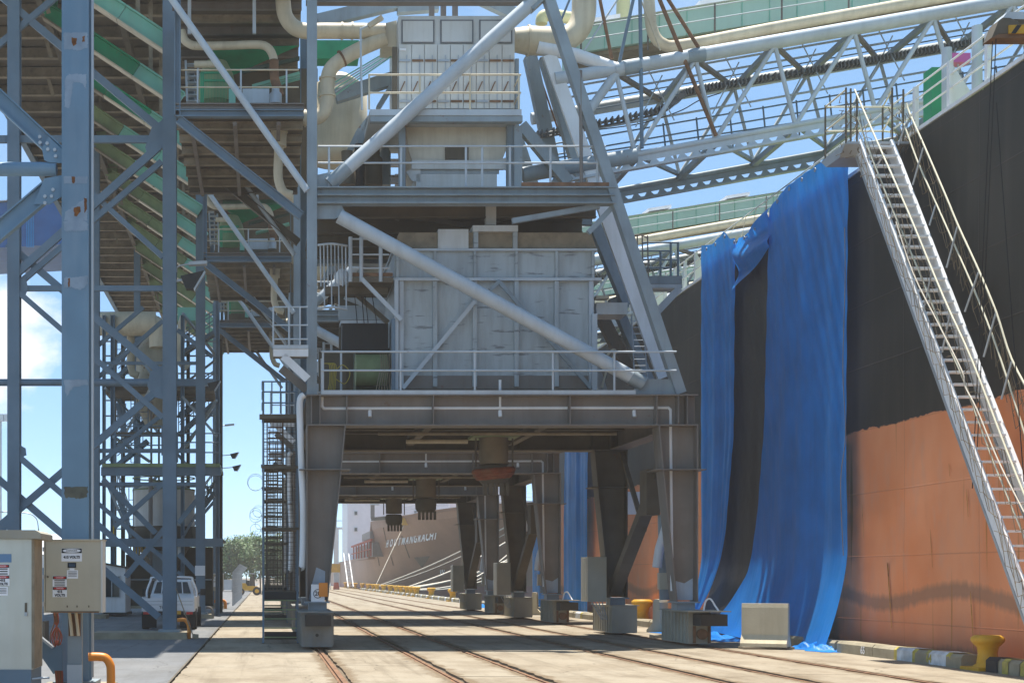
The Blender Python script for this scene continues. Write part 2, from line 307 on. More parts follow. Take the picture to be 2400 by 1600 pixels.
for k in range(92):
    y = 12.6+k*1.95
    if 25.0 < y+.9 < 26.7 or 35.8 < y < 40.5: continue
    if kme is None:
        o = kblock.build('kerb_block', conc2, kerb); kme = o.data
    else: o = bpy.data.objects.new('kerb_block', kme); COL.objects.link(o); o.parent = kerb
    o.location = (rs.uniform(-.012, .012), y, rs.uniform(-.008, .006)); o.rotation_euler = (0, 0, rs.uniform(-.004, .004))
    if k > 22 and k % 2: kpaint(y+.5, y+1.4, whitep, .012); kpaint(y+.2, y+.48, yelp, .011)
for px0, px1, mt in ((2103, 2139, whitep), (2178, 2218, whitep)):
    kpaint(F*13/(px1-CX), F*13/(px0-CX), mt, .012)
for px0, px1 in ((2096, 2103), (2139, 2148), (2170, 2178), (2218, 2228)): kpaint(F*13/(px1-CX), F*13/(px0-CX), yelp, .011)
MB().prism([(13.0, 24.26, 0), (13.42, 24.26, 0), (13.42, 24.26, .25), (13.06, 24.26, .26), (13.005, 24.26, .2)], (0, 1.1, 0)).build('kerb_block', conc2, kerb)
kpaint(24.95, 25.36, mat('worn_black_paint', (.03, .03, .03), .7, var=.3), .013); kpaint(24.6, 24.8, yelp, .012); kpaint(23.9, 24.2, yelp, .012)
for s_, px, mt in (('65', 2021, signw), ('64', 2176, yelp)):
    Y = F*12.98/(px-CX); text(kerb, 'number', s_, (12.985, Y, .11), .22, mt, (math.pi/2, 0, -math.pi/2), .002, .004)
# ================================================================== ship loader (built once, copied further along the quay)
YF, YR = 35.3, 42.1
cr = thing('ship_loader', 'nearest ship loader: grey portal tower with white diagonal tubes and filter house', 'ship loader', (5.91, 38.7, 0), 'ship loaders standing in line on the quay rails')
f = lambda p: W(p, YF)
def rect(p, name, x0, y0, x1, y1, Y, dp, mt):      # a box given by its front face in pixels, running dp back from Y
    a = W((x0, y1), Y); b = W((x1, y0), Y); return MB().box((a.x, Y, a.z), (b.x, Y+dp, b.z)).build(name, mt, p)
def rectc(p, name, cf, x0, y0, x1, y1, Y, dp, mt): a = cf(x0, y0); b = cf(x1, y1); return rect(p, name, a[0], a[1], b[0], b[1], Y, dp, mt)
zT, zB = f((0, 927)).z, f((0, 1000)).z
# portal girders front and rear
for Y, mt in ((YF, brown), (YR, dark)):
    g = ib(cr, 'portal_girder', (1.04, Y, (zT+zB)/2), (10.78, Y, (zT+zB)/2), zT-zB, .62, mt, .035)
    for x in (1.17, 1.38, 2.05, 4.2, 7.6, 9.76, 10.3, 10.52): MB().box((x-.012, Y-.3, zB+.036), (x+.012, Y+.3, zT-.036)).build('stiffener', mt, g)
for x in (1.3, 10.5): ib(cr, 'side_girder', (x, YF+.33, (zT+zB)/2), (x, YR-.33, (zT+zB)/2), zT-zB-.02, .5, brown)
# legs: tapered web between flanges
def leg(Y, mir, mt):
    X = (lambda x: 11.82-x) if mir else (lambda x: x)
    P = lambda x, z: Vector((X(x), Y, z))
    pts = [P(1.07, zB-.002), P(1.99, zB-.002), P(1.89, 4.36), P(1.55, 1.12), P(1.07, 1.12)]
    mb = MB().prism([p-Vector((0, .015, 0)) for p in pts], (0, .03, 0))
    lg = mb.build('leg', mt, cr)
    MB().bar(P(1.055, zB-.002), P(1.055, 1.1), .03, .62).build('flange', mt, lg)
    MB().bar(P(2.005, zB-.002), P(1.905, 4.37), .03, .62).bar(P(1.905, 4.37), P(1.565, 1.1), .03, .62).build('flange', mt, lg)
    xa, xb = sorted((X(.86), X(2.13))); MB().box((xa, Y-.38, 4.36), (xb, Y+.38, 4.385)).build('splice_plate', mt, lg)
    xa, xb = sorted((X(1.0), X(1.62))); MB().box((xa, Y-.34, 1.06), (xb, Y+.34, 1.098)).build('base_plate', grey, lg)
    xa, xb = sorted((X(1.1), X(1.55))); MB().box((xa, Y-.25, .86), (xb, Y+.25, 1.058)).build('pin_housing', grey, lg)
    return lg
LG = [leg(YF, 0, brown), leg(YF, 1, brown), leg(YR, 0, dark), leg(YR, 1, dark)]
worn = mat('scraped_primer', (.38, .45, .52), .6, var=.15, dirt=.3, dirtcol=(.2, .2, .2))
# primed patches at the foot of the front legs
MB().prism([Vector((11.82-1.09, YF-.017, 1.13)), Vector((11.82-1.55, YF-.017, 1.13)), Vector((11.82-1.56, YF-.017, 1.62)), Vector((11.82-1.3, YF-.017, 1.55)), Vector((11.82-1.09, YF-.017, 1.68))], (0, .001, 0)).build('primer_patch', worn, LG[1])
MB().prism([Vector((1.1, YF-.017, 1.13)), Vector((1.5, YF-.017, 1.13)), Vector((1.52, YF-.017, 1.85)), Vector((1.3, YF-.017, 1.95)), Vector((1.18, YF-.017, 1.5))], (0, .001, 0)).build('primer_patch', worn, LG[0])
# bogies
def bogie(x0, x1, y0, y1, front, mt=grey):
    zt = .855
    b = MB().box((x0, y0, .06), (x1, y1, zt)).build('bogie', mt, cr)
    xc = (x0+x1)/2; n = int((y1-y0)/.28)
    for i in range(n):
        y = y0+.12+i*(y1-y0-.24)/(n-1)
        for xs in (x0, x1): MB().box((xs-.035, y-.015, .09), (xs+.035, y+.015, zt-.03)).build('rib', mt, b)
    MB().box((x0-.06, y0-.06, zt+.002), (x1+.06, y1+.06, zt+.025)).build('top_plate', mt, b)
    for yy in (y0+.5, y1-.5): MB().tube([(xc-.1, yy, .29), (xc+.1, yy, .29)], .28, 20).build('wheel', rusty, b)
    if front:
        MB().box((x0+.08, y0-.26, .56), (x1-.04, y0-.01, .82)).build('buffer', black, b)
        MB().box((x0+.03, y0-.04, .50), (x1-.03, y0-.012, .53)).build('ledge', mt, b)
        MB().box((xc-.09, y0-.05, .24), (xc+.09, y0-.012, .42)).build('socket', mt, b); MB().tube([(xc, y0-.062, .34), (xc, y0-.052, .34)], .04, 12).build('socket_hole', black, b)
    return b
dusty = mat('dusty_grey_paint', (.33, .31, .25), .7, var=.15, dirt=.5, dirtcol=(.36, .29, .17), streak=.5, rust=.2)
bogm = mat('bogie_grey', (.20, .205, .19), .65, var=.2, dirt=.55, dirtcol=(.17, .135, .085), rust=.25)
bogie(.87, 1.6, 33.15, 36.7, True, bogm)
bR = bogie(10.44, 11.0, 34.7, 37.0, False, dusty)
MB().box((10.55, 34.05, .52), (11.2, 34.68, .80)).build('buffer', black, bR); MB().box((10.2, 33.95, .862), (11.25, 35.6, .885)).build('buffer_shelf', dusty, bR)
MB().tube(curve([(10.7, 34.3, .886), (10.75, 34.3, 1.12), (10.85, 34.25, 1.17), (10.95, 34.2, 1.0), (11.0, 34.1, .886)]), .022, 8).build('hose_loop', white, bR)
MB().box((10.55, 34.66, .08), (10.62, 34.69, .5)).box((10.92, 34.66, .08), (10.99, 34.69, .5)).tube([(10.77, 34.6, .3), (10.77, 34.72, .3)], .13, 16).build('wheel_guard', rusty, bR)
bogie(.87, 1.6, 40.6, 43.6, False, bogm); bRR = bogie(10.2, 10.95, 41.4, 43.7, False, dusty)
cabt = bx(cr, 'cable_cabinet', (9.53, 41.5, .98), (10.08, 42.4, 2.3), beige)
for k in range(3): MB().box((9.515, 41.62+k*.24, 1.02), (9.528, 41.80+k*.24, 2.26)).build('door', beige, cabt)
for k in range(4): MB().bar((9.65+.1*k, 41.5, .97), (9.95+.05*k, 41.5, .45), .025).build('bracket', grey, cabt)
# diagonal braces of the two side frames
for x, s in ((10.45, 1), (1.4, -1)):
    bar(cr, 'side_brace', (x, YF+.5, zB-.1), (x, YR-.1, 1.3), .34, .26, dark)
    bar(cr, 'side_brace', (x+.1, YR-.5, zB-.1), (x+.1, YR-3.0, 3.0), .12, .1, dark)
bx(cr, 'brace_cabinet', (10.1, 37.2, 3.35), (10.45, 37.9, 4.55), dark)
a = W(II(950, 600), 44.3); b = W(II(1105, 470), 44.3); nb = bx(cr, 'notice_board', (a.x, 44.3, a.z), (b.x, 44.34, b.z), signw); bar(nb, 'board_post', (10.9, 44.4, .8), (10.9, 44.4, b.z-.1), .08, .08, grey); bar(nb, 'board_arm', (10.9, 43.4, .8), (10.9, 44.4, .8), .1, .1, grey)
a = W(II(1215, 1030), 36.4); b = W(II(1285, 935), 36.4); jb = bx(cr, 'junction_box', (a.x, 36.4, a.z), (b.x, 36.6, b.z), beige)
tub(cr, 'cable_duct', [W(II(1245, 1090), 37.4), W(II(1235, 600), 37.4)], .14, grey)
tub(cr, 'cable_sleeve', curve([W(II(1200, 905), 36.9), W(II(1215, 800), 36.9), W(II(1245, 700), 36.9), W(II(1275, 600), 36.9)]), .12, white)
# deck over the portal
bx(cr, 'deck_plate', (1.1, YF+.3, zT+.01), (10.7, YR-.3, zT+.05), dark)
for y in (36.4, 37.6, 38.8, 40.0, 41.0): ib(cr, 'deck_joist', (1.6, y, zT-.2), (10.2, y, zT-.2), .36, .2, dark)
for x in (4.3, 7.3): ib(cr, 'deck_beam', (x, YF+.32, zT-.52), (x, YR-.32, zT-.52), .26, .2, dark)
tub(cr, 'service_pipe', [(3.0, 37.2, zB+.02), (9.3, 37.2, zB+.02)], .045, tan); tub(cr, 'light_tube', [(3.9, 38.8, zB-.03), (5.6, 38.8, zB-.03)], .06, cream)
rect(cr, 'toe_plate', 753, 914, 1490, 926.4, YF-.3, .02, greyl)
# loading spout under the portal
sp = MB(); prof = []
c0 = W(II(262, 100), 38.5)
for i in range(26):
    z = .78-i*.03; prof.append((.41 if i % 2 else .375, z))
MB().lathe((c0.x, 38.5, zB-.72), prof, 24).build('loading_spout', hose, cr)
bx(cr, 'spout_frame', (c0.x-.62, 37.9, zB+.03), (c0.x+.62, 39.1, zB+.10), olive)
skirt = MB().lathe((c0.x, 38.5, zB-1.25), [(.30, 0), (.40, .12), (.42, .40), (.36, .52)], 20).build('spout_skirt', dark, cr)
for sx in (-.5, .5): tub(cr, 'spout_rod', [(c0.x+sx, 38.4, zB+.02), (c0.x+sx, 38.4, zB-.75)], .025, dark)
for k in range(5): MB().box((c0.x-.34+k*.15, 38.1, zB-1.55), (c0.x-.24+k*.15, 38.2, zB-1.22)).build('skirt_flap', dark, skirt)
# pipe and handrail on the front girder
tub(cr, 'water_pipe', [f((755, 840)), f((755, 952)), f((759, 957)), f((1566, 955)), f((1571, 960)), f((1575, 1384))], .042, white)
for px in (867, 1172, 1486): 
    q = f((px, 962)); MB().tube([q, q-Vector((0, .05, .16))], .05, 8).build('lamp_fitting', white, cr)
tub(cr, 'vent_post', [f((1172, 955)), f((1172, 890))], .035, white)
sl_ = lambda p: W(p, YF-.1)
tub(cr, 'white_conduit', curve([sl_((713, 925)), sl_((703, 940)), sl_((704, 1010)), sl_((707, 1101)), sl_((711, 1200)), sl_((709, 1315)), sl_((706, 1330))]), .085, white)
for px0, py in ((753, 824), (753, 868)): tub(cr, 'handrail', [W((px0, py), YF-.28), W((1585, py), YF-.28)], .026, greyl)
for px in (757, 939, 1113, 1296, 1440): tub(cr, 'handrail_post', [W((px, 915), YF-.25), W((px, 822), YF-.25)], .028, greyl)
# tower columns
zt = f((0, -170)).z
bar(cr, 'column', f((731, 928)), f((731, -170)), .25, .28, grey)
ib(cr, 'column', W((731, 928), YF)+Vector((0, YR-YF, 0)), Vector((f((731, 0)).x, YR, zt)), .25, .28, blue_d)
P1, P2 = f((1594, 922)), f((1229, -170))
bar(cr, 'raking_leg', P1, P2, .25, .28, grey)
bar(cr, 'raking_leg', P1+Vector((0, YR-YF, 0)), P2+Vector((0, YR-YF, 0)), .25, .28, grey)
# mid deck
mz0, mz1 = f((0, 480)).z, f((0, 441)).z
for Y in (YF, YR):
    g = ib(cr, 'deck_girder', Vector((f((743, 0)).x, Y, (mz0+mz1)/2)), Vector((f((1440, 0)).x, Y, (mz0+mz1)/2)), mz1-mz0, .34, grey)
    bar(g, 'ledge', Vector((f((744, 0)).x, Y-.02, (mz0+mz1)/2)), Vector((f((1438, 0)).x, Y-.02, (mz0+mz1)/2)), .025, .33, grey)
xm0, xm1 = f((733, 0)).x, f((1425, 0)).x
bx(cr, 'deck_plate', (xm0, YF+.2, mz1-.05), (xm1, YR-.2, mz1-.01), dark)
for y in (36.6, 38.2, 39.8, 41.2): ib(cr, 'deck_joist', (xm0, y, mz1-.25), (xm1, y, mz1-.25), .34, .18, dark)
for i, (p, q) in enumerate(((D(580, 1400), D(1400, 1530)), (D(1400, 1530), D(2000, 1440)), (D(1000, 1400), D(960, 1500)))): bar(cr, 'deck_brace', W(p, 38.0), W(q, 38.0), .12, .1, brown)
for p, q in ((HH(560, 300), HH(740, 110)), (HH(0, 215), HH(640, 105))): bar(cr, 'deck_brace', W(p, YF+.1), W(q, YF+.1), .13, .12, grey)
ib(cr, 'deck_brace', W(HH(0, 205), 39), W(HH(590, 205), 39), .3, .2, grey)
bx(cr, 'rust_strip', (f((1220, 0)).x, YF-.16, mz1+.005), (f((1424, 0)).x, YF-.1, mz1+.1), rusty)
for py in (343, 382): tub(cr, 'handrail', [W((745, py), YF), W((1420, py), YF)], .024, greyl)
for px in (771, 940, 1092, 1130, 1195, 1290, 1400): tub(cr, 'handrail_post', [W((px, 440), YF+.02), W((px, 341), YF+.02)], .03, greyl)
bar(cr, 'post', W((942, 440), 35.9), W((942, 300), 35.9), .17, .17, grey); bar(cr, 'post', W((1213, 440), 35.9), W((1213, 300), 35.9), .2, .2, grey)
# big diagonal tubes with gussets
t1 = tub(cr, 'diagonal_tube', [f((788, 418)), f((1252, 2))], .175, greyl, 18); tub(t1, 'end_sleeve', [f((772, 432)), f((814, 394))], .182, grey, 18)
MB().prism([f((743, 441)), f((743, 410)), f((790, 400)), f((800, 425)), f((775, 441))], (0, .03, 0)).build('gusset', grey, t1)
bar(cr, 'diagonal_head', f((1236, 16)), f((1330, -70)), .36, .3, grey)
t2 = tub(cr, 'diagonal_tube', [f((795, 507)), f((1505, 897))], .178, greyl, 18)
MB().prism([f((743, 481)), f((800, 481)), f((812, 500)), f((785, 513)), f((743, 513))], (0, .04, 0)).build('gusset', grey, t2)
MB().prism([f((1490, 905)), f((1506, 888)), f((1570, 888)), f((1590, 926)), f((1480, 926))], (0, .04, 0)).build('gusset', grey, t2)
tub(t2, 'end_sleeve', [f((1478, 882)), f((1508, 899))], .186, grey, 18)
# filter house
YB = 36.3
fh = rect(cr, 'filter_house', 934, 38, 1206, 255, YB+.06, 2.6, palegrey)
dg = mat('panel_frame', (.16, .17, .18), .5, var=.1)
for x0, x1 in ((990, 1215), (1255, 1480), (1520, 1745)):
    fr = rectc(cr, 'filter_panel', D, x0, 135, x1, 295, YB+.02, .035, dg); rectc(fr, 'panel_plate', D, x0+10, 145, x1-10, 285, YB, .018, palegrey)
wh = mat('filter_door', (.62, .62, .58), .45, var=.07, dirt=.4, dirtcol=(.42, .37, .27))
for i in range(9):
    x = 971+i*88
    dr = rectc(cr, 'filter_door', D, x+3, 305, x+85, 738, YB+.02, .036, wh)
    rectc(dr, 'post_strip', D, x+52, 375, x+58, 735, YB, .018, galv)
    for y in (405, 682): rectc(dr, 'hinge_bar', D, x+4, y, x+80, y+14, YB-.02, .016, rusty if i % 3 else galv)
    bar(dr, 'latch', W(D(x+12, 620), YB-.03), W(D(x+42, 555), YB-.03), .03, .02, rusty)
rectc(cr, 'name_plate', D, 978, 330, 1022, 345, YB-.005, .02, signw)
rectc(cr, 'house_post', D, 930, 320, 962, 740, YB, .2, dark); rectc(cr, 'house_post', D, 1765, 400, 1790, 740, YB, .2, grey)
pf = rectc(cr, 'filter_platform', D, 775, 745, 1808, 785, YF+.15, 3.2, greyl); rectc(pf, 'platform_beam', D, 778, 787, 1815, 828, YF+.18, .2, grey)
for y in (36.5, 37.6): a = D(780, 800); b = D(1800, 830); rect(pf, 'platform_joist', a[0], a[1], b[0], b[1], y, .2, brown)
for y in (510, 632): a = W(D(770, y), YF+.2); b = W(D(1800, y), YF+.2); tub(cr, 'handrail', [a, b, b+Vector((0, 2.5, 0))], .024, cream)
for x in (770, 1115, 1458, 1790): tub(cr, 'handrail_post', [W(D(x, 745), YF+.2), W(D(x, 506), YF+.2)], .024, cream)
# cream hopper below the filter
hp = MB().prism([W(D(x, y), 36.4) for x, y in ((1020, 862), (1720, 862), (1712, 1000), (1640, 1178), (1090, 1178), (1035, 1010))], (0, 2.2, 0)).build('filter_hopper', mat('dusty_cream', (.60, .56, .46), .6, var=.15, dirt=.5, dirtcol=(.38, .33, .25), rust=.15), cr)
rectc(hp, 'dark_opening', D, 1288, 1003, 1447, 1088, 36.36, .038, dark); rectc(hp, 'hopper_lip', D, 1075, 1150, 1655, 1182, 36.34, .05, plate)  # shade in the hopper's opening painted as a raised dark box
rectc(cr, 'screw_conveyor', D, 1090, 1184, 1640, 1268, 36.3, 1.4, palegrey); rectc(cr, 'trough_cover', D, 1060, 1090, 1690, 1150, 36.25, .12, palegrey)
for x in (1000, 1735): rectc(cr, 'hopper_post', D, x-25, 845, x+22, 1270, 36.2, .2, rusty if x < 1100 else grey)
for (x, y, x2, y2) in ((1640, 1090, 1750, 1060), (1020, 1170, 1120, 1120)): MB().prism([W(D(x, y), 36.3), W(D(x2, y2), 36.3), W(D(x2, y2+120), 36.3), W(D(x+40, y+60), 36.3)], (0, .03, 0)).build('hopper_bracket', palegrey, cr)
a = W(D(565, 1120), 40); MB().lathe((a.x, 40.2, a.z), [(.1, 0), (.78, .12), (.82, .3), (.82, 2.2), (.3, 2.6)], 24).build('air_receiver', cream, cr)
for i, (x, y, r_, h) in enumerate(((620, 1265, .22, .9), (700, 1265, .16, 1.1), (800, 1265, .24, 1.2), (880, 1265, .15, 1.5))):
    a = W(D(x, y), 37+.4*i); MB().lathe(a, [(r_, 0), (r_, h*.6), (r_*.7, h*.65), (r_*.7, h)], 14).build('pump', (dark, black, dark, grey)[i], cr)
for p, q in ((D(560, 1190), D(700, 900)), (D(700, 900), D(780, 800)), (D(660, 1100), D(770, 820))): bar(cr, 'brace', W(p, 37.5), W(q, 37.5), .15, .12, grey)
for p, q, w_ in ((D(420, 150), D(960, 20), .35), (D(960, 60), D(1240, 40), .3), (D(1500, -20), D(1780, 110), .3), (D(540, 660), D(930, 540), .35), (D(830, 740), D(940, 560), .12)): bar(cr, 'top_beam', W(p, 38.5), W(q, 38.5), w_, .25, grey)
for x in (1180, 1260, 1340): rectc(cr, 'hanger', D, x, -30, x+35, 112, 36.6, .15, brown)
ib(cr, 'roof_beam', W(D(340, -8), 35.6), W(D(1900, -8), 35.6), .28, .25, brown); ib(cr, 'roof_beam', W(D(340, -30), 40), W(D(1900, -30), 40), .28, .25, brown)
for k in range(5): bar(cr, 'belt_stringer', W(D(540, 560+k*22), 38.4-.2*k), W(D(925, 335+k*12), 38.4-.2*k), .03, .03, greyl if k % 2 else mint)
rectc(cr, 'green_chute', D, 415, 275, 700, 400, 40.5, .6, green)
tub(cr, 'lamp_post', curve([W(D(722, 750), 35.9), W(D(712, 250), 35.9), W(D(720, 200), 35.9), W(D(760, 178), 35.9)]), .028, greyl)
MB().bar(W(D(765, 180), 35.9), W(D(860, 120), 35.9), .12, .1).build('work_lamp', cream, cr)
# ducts
Yd = 36.9; d_ = lambda *q: [W(D(*p), Yd) for p in q]
MB().prism(d_((860, 165), (958, 140), (958, 320), (860, 318)), (0, .8, 0)).build('duct_transition', cream, cr)
dA = tub(cr, 'dust_duct', curve(d_((880, 215), (600, 213), (470, 212), (330, 212), (250, 180), (200, 110), (185, 20), (183, -80))), [.2]*43, cream, 16)
dB = tub(cr, 'dust_duct', curve(d_((880, 262), (720, 330), (600, 395), (510, 470), (485, 570), (485, 670), (455, 770), (390, 805), (260, 805), (180, 835), (160, 920), (158, 1000))), .19, cream, 16)
tub(cr, 'dust_duct', curve(d_((158, 985), (152, 1080), (150, 1190), (160, 1250), (190, 1310), (245, 1330))), .12, cream, 14)
for c, d0 in (((585, 213), (1, 0, 0)), ((655, 212), (1, 0, 0)), ((585, 400), (1, 0, .55)), ((486, 535), (0, 0, 1)), ((486, 655), (0, 0, 1)), ((335, 806), (1, 0, 0)), ((158, 900), (0, 0, 1))):
    q = W(D(*c), Yd); v_ = Vector(d0).normalized()*.025; tub(dA if c[1] < 300 else dB, 'duct_flange', [q-v_, q+v_], .225, rusty if c[0] == 585 and c[1] == 400 else cream, 16)
Ye = 37.2; e_ = lambda *q: [W(G(*p), Ye) for p in q]
tub(cr, 'exhaust_duct', e_((300, 275), (400, 278), (600, 285)), [.3, .37, .37], cream, 18)
tub(cr, 'exhaust_duct', curve(e_((590, 285), (670, 262), (740, 200), (775, 110), (782, 0), (784, -160))), .32, cream, 18)
for c in ((400, 278), (595, 284)): q = W(G(*c), Ye); tub(cr, 'duct_flange', [q-Vector((.025, 0, 0)), q+Vector((.025, 0, 0))], .4, cream, 18)
py_ = mat('pale_yellow_pipe', (.62, .58, .30), .5, var=.08)
tub(cr, 'yellow_pipe', curve([W(G(490, 165), 40.5), W(G(500, 115), 40.5), (W(G(560, 105), 40.5)), W(G(690, 125), 40.5)]), .17, py_, 14)
tub(cr, 'yellow_pipe', [W(G(1045, 155), 41.5), W(G(1050, -60), 41.5)], .2, py_, 14)
# lower hopper house
YH = 36.4
hh = rect(cr, 'hopper_house', 926, 655, 1392, 912, YH, 4.2, plate)
rect(hh, 'upper_band', 924, 588, 1394, 650, YH-.03, 4.3, plate); rect(hh, 'ledge', 916, 650.5, 1410, 657, YH-.16, 4.6, greyl); rect(hh, 'ledge', 920, 582, 1400, 587.5, YH-.14, 4.5, greyl)
for px in (941, 1020, 1113, 1211, 1305, 1386): rect(hh, 'rib', px-5, 658, px+5, 905, YH-.12, .118, greyl if px in (941, 1386) else plate)
for px in (932, 1020, 1113, 1211, 1305, 1390): rect(hh, 'rib', px-3, 588, px+3, 650, YH-.12, .088, plate)
MB().prism([W((928, 581), YH), W((935, 545), YH), W((1385, 545), YH), W((1398, 581), YH)], (0, 3.8, 0)).build('hopper_roof', tan, hh)
rect(hh, 'skirt_plate', 930, 880, 1390, 911, YH-.05, .045, brown)
rect(cr, 'drive_box', 1027, 537, 1098, 583, YH-.1, .7, palegrey)
fr_ = rect(cr, 'gate_frame', 1108, 528, 1214, 542, YH-.15, .7, palegrey); rect(fr_, 'gate_post', 1110, 543, 1121, 583, YH-.12, .5, plate); rect(fr_, 'gate_post', 1203, 543, 1213, 583, YH-.12, .5, plate); rect(fr_, 'gate_stem', 1139, 482, 1163, 527, YH+.1, .25, palegrey)
bar(cr, 'house_brace', W((1113, 706), YH-.2), W((944, 910), YH-.2), .1, .06, greyl); bar(cr, 'house_brace', W((1172, 662), YH-.2), W((1385, 909), YH-.2), .1, .06, grey); bar(cr, 'house_brace', W((1148, 680), YH-.2), W((1172, 658), YH-.2), .1, .06, grey)
rect(cr, 'house_leg', 925, 655, 934, 913, YH-.25, .2, greyl); rect(cr, 'house_leg', 1388, 735, 1400, 913, YH-.25, .2, greyl)
# machinery bay left of the hopper house
rectc(cr, 'radiator', MC, 262, 838, 720, 1100, 37.6, .5, black); rectc(cr, 'radiator_cap', MC, 250, 806, 690, 836, 37.55, .6, galv)
for x, x2 in ((385, 412), (455, 480), (488, 520), (556, 606)): tub(cr, 'hanger_rod', [W(MC(x, 540), 37.4), W(MC(x2, 835), 37.4)], .012, black, 6)
gm = mat('machine_green', (.035, .065, .04), .6, var=.3, dirt=.5, dirtcol=(.06, .05, .03))
rectc(cr, 'winch', MC, 400, 1080, 735, 1500, 38.0, 1.2, gm); a = W(MC(560, 1300), 37.8); tub(cr, 'winch_drum', [a-Vector((.45, 0, 0)), a+Vector((.4, 0, 0))], .42, olive, 20)
rectc(cr, 'side_wall', MC, 30, 1120, 300, 1505, 39.5, .1, dark); rectc(cr, 'bay_wall', MC, 230, 430, 780, 1500, 40.8, .1, dark)
for k in range(6): tub(cr, 'hanging_cable', curve([W(MC(640+k*22, 1140), 36.9), W(MC(650+k*20, 1250), 36.9), W(MC(620+k*22, 1400), 36.9), W(MC(600+k*28, 1495), 36.9)]), .014, tan, 6)
ycb = mat('yellow_cable', (.38, .30, .04), .6)
for k in range(5): tub(cr, 'hanging_cable', curve([W(MC(80+k*14, 1235), 35.9), W(MC(135+k*16, 1250), 35.9), W(MC(140+k*14, 1400), 35.9), W(MC(125+k*16, 1495), 35.9)]), .012, ycb, 6)
tub(cr, 'hanging_cable', curve([W(MC(210, 1290), 35.9), W(MC(270, 1250), 35.9), W(MC(340, 1330), 35.9), W(MC(290, 1435), 35.9), W(MC(200, 1390), 35.9)]), .012, ycb, 6)
rectc(cr, 'bay_post', MC, 243, 1130, 262, 1500, 36.0, .1, greyl); rectc(cr, 'bay_post', MC, 755, 790, 790, 1500, 36.1, .12, blue_d)
lp = rectc(cr, 'ladder_platform', MC, 330, 380, 770, 430, 36.2, 2.0, dark); rectc(lp, 'kick_board', MC, 360, 335, 765, 372, 36.25, .04, rusty); rectc(lp, 'platform_beam', MC, 95, 470, 720, 545, 36.8, .3, dark)
for y in (0, 155, 290): tub(cr, 'handrail', [W(MC(360, y), 36.2), W(MC(730, y), 36.2)], .024, greyl)
for x in (345, 452, 645): tub(cr, 'handrail_post', [W(MC(x, 425), 36.2), W(MC(x, -20), 36.2)], .05, greyl, 8)
for k in range(8): tub(cr, 'cage_bar', [W(MC(45+k*36, 60), 36.0+.5*math.sin(k*.45)), W(MC(52+k*36, 690 if k % 2 else 470), 36.0+.5*math.sin(k*.45))], .018, greyl, 6)
for y in (60, 690): tub(cr, 'cage_hoop', curve([W(MC(25, y), 36), W(MC(160, y-12), 35.7), W(MC(310, y+8), 36)]), .03, greyl, 8)
bar(cr, 'platform_strut', W(MC(455, 395), 36.1), W(MC(850, 805), 36.1), .1, .08, greyl); bar(cr, 'platform_strut', W(MC(400, 550), 37.5), W(MC(720, 830), 37.5), .12, .08, dark)
tub(cr, 'return_pipe', [W(MC(300, 530), 39.5), W(MC(740, 700), 39.5)], .2, greyl); rectc(cr, 'far_beam', MC, 230, 660, 720, 800, 40, .2, greyl)
a = W(MC(262, 385), 38); MB().lathe((a.x, a.y, a.z-.2), [(.05, 0), (.2, .1), (.22, .25), (.1, .42)], 14).build('beacon', signw, cr)
# landside cantilever: upper floor, hopper, pipes
xl = W((410, 0), YF).x; xr = W((712, 0), YF).x
ib(cr, 'cantilever_beam', W((412, 267), YF), W((712, 267), YF), m(17, YF), .2, blue_d); ib(cr, 'cantilever_beam', W((412, 251), YF+.03), W((712, 251), YF+.03), m(13, YF), .2, brown)
zf = f((0, 258)).z
ib(cr, 'cantilever_beam', (xl, YR, zf-.1), (xr, YR, zf-.1), .3, .2, dark)
bx(cr, 'floor_plate', (xl, YF+.15, zf-.02), (xr, YR-.1, zf+.02), dark)
for k in range(6): ib(cr, 'floor_joist', (xl, YF+.8+k*1.05, zf-.14), (xr, YF+.8+k*1.05, zf-.14), .2, .12, tan)
for k in range(3): bar(cr, 'floor_bearer', (xl+.4+k*1.1, YF+.12, zf-.3), (xl+.4+k*1.1, YR-.1, zf-.3), .1, .1, brown)
zu = 16.95
ib(cr, 'cantilever_beam', (xl-.2, YF, zu), (xr, YF, zu), .32, .25, greyl); bx(cr, 'floor_plate', (xl-.2, YF+.15, zu), (xr, YR, zu+.04), dark)
for k in range(7): ib(cr, 'floor_joist', (xl-.2, YF+1.2+k*.85, zu-.12), (xr, YF+1.2+k*.85, zu-.12), .2, .12, brown if k % 2 else tan)
bx(cr, 'dark_backing', (xl+.2, YR-.12, zf+.05), (xr+.6, YR-.08, zu-.1), dark)  # dark sheet added so the sky does not brighten the cantilever's interior
ib(cr, 'post', W((416, 272), YF), Vector((W((416, 0), YF).x, YF, zu-.2)), .16, .18, blue_d); ib(cr, 'post', Vector((xl+.08, YR, zf)), Vector((xl+.08, YR, zu-.2)), .16, .18, blue_d)
for x in (444, 596): bar(cr, 'hanger', W((x, 80), 36.6), W((x, -60), 36.6), .09, .08, greyl)
lt = lambda *q: [W(LP(*p), 37.3) for p in q]
tub(cr, 'dust_duct', curve(lt((130, 380), (170, 490), (240, 545), (330, 565), (700, 562), (1050, 550), (1180, 580), (1250, 680), (1265, 800), (1270, 960), (1330, 1160))), .11, cream, 14)
tub(cr, 'dust_duct', lt((1265, 740), (1270, 960), (1335, 1180)), .125, rusty, 14); tub(cr, 'dust_duct', lt((290, 790), (540, 790)), .09, cream, 12)
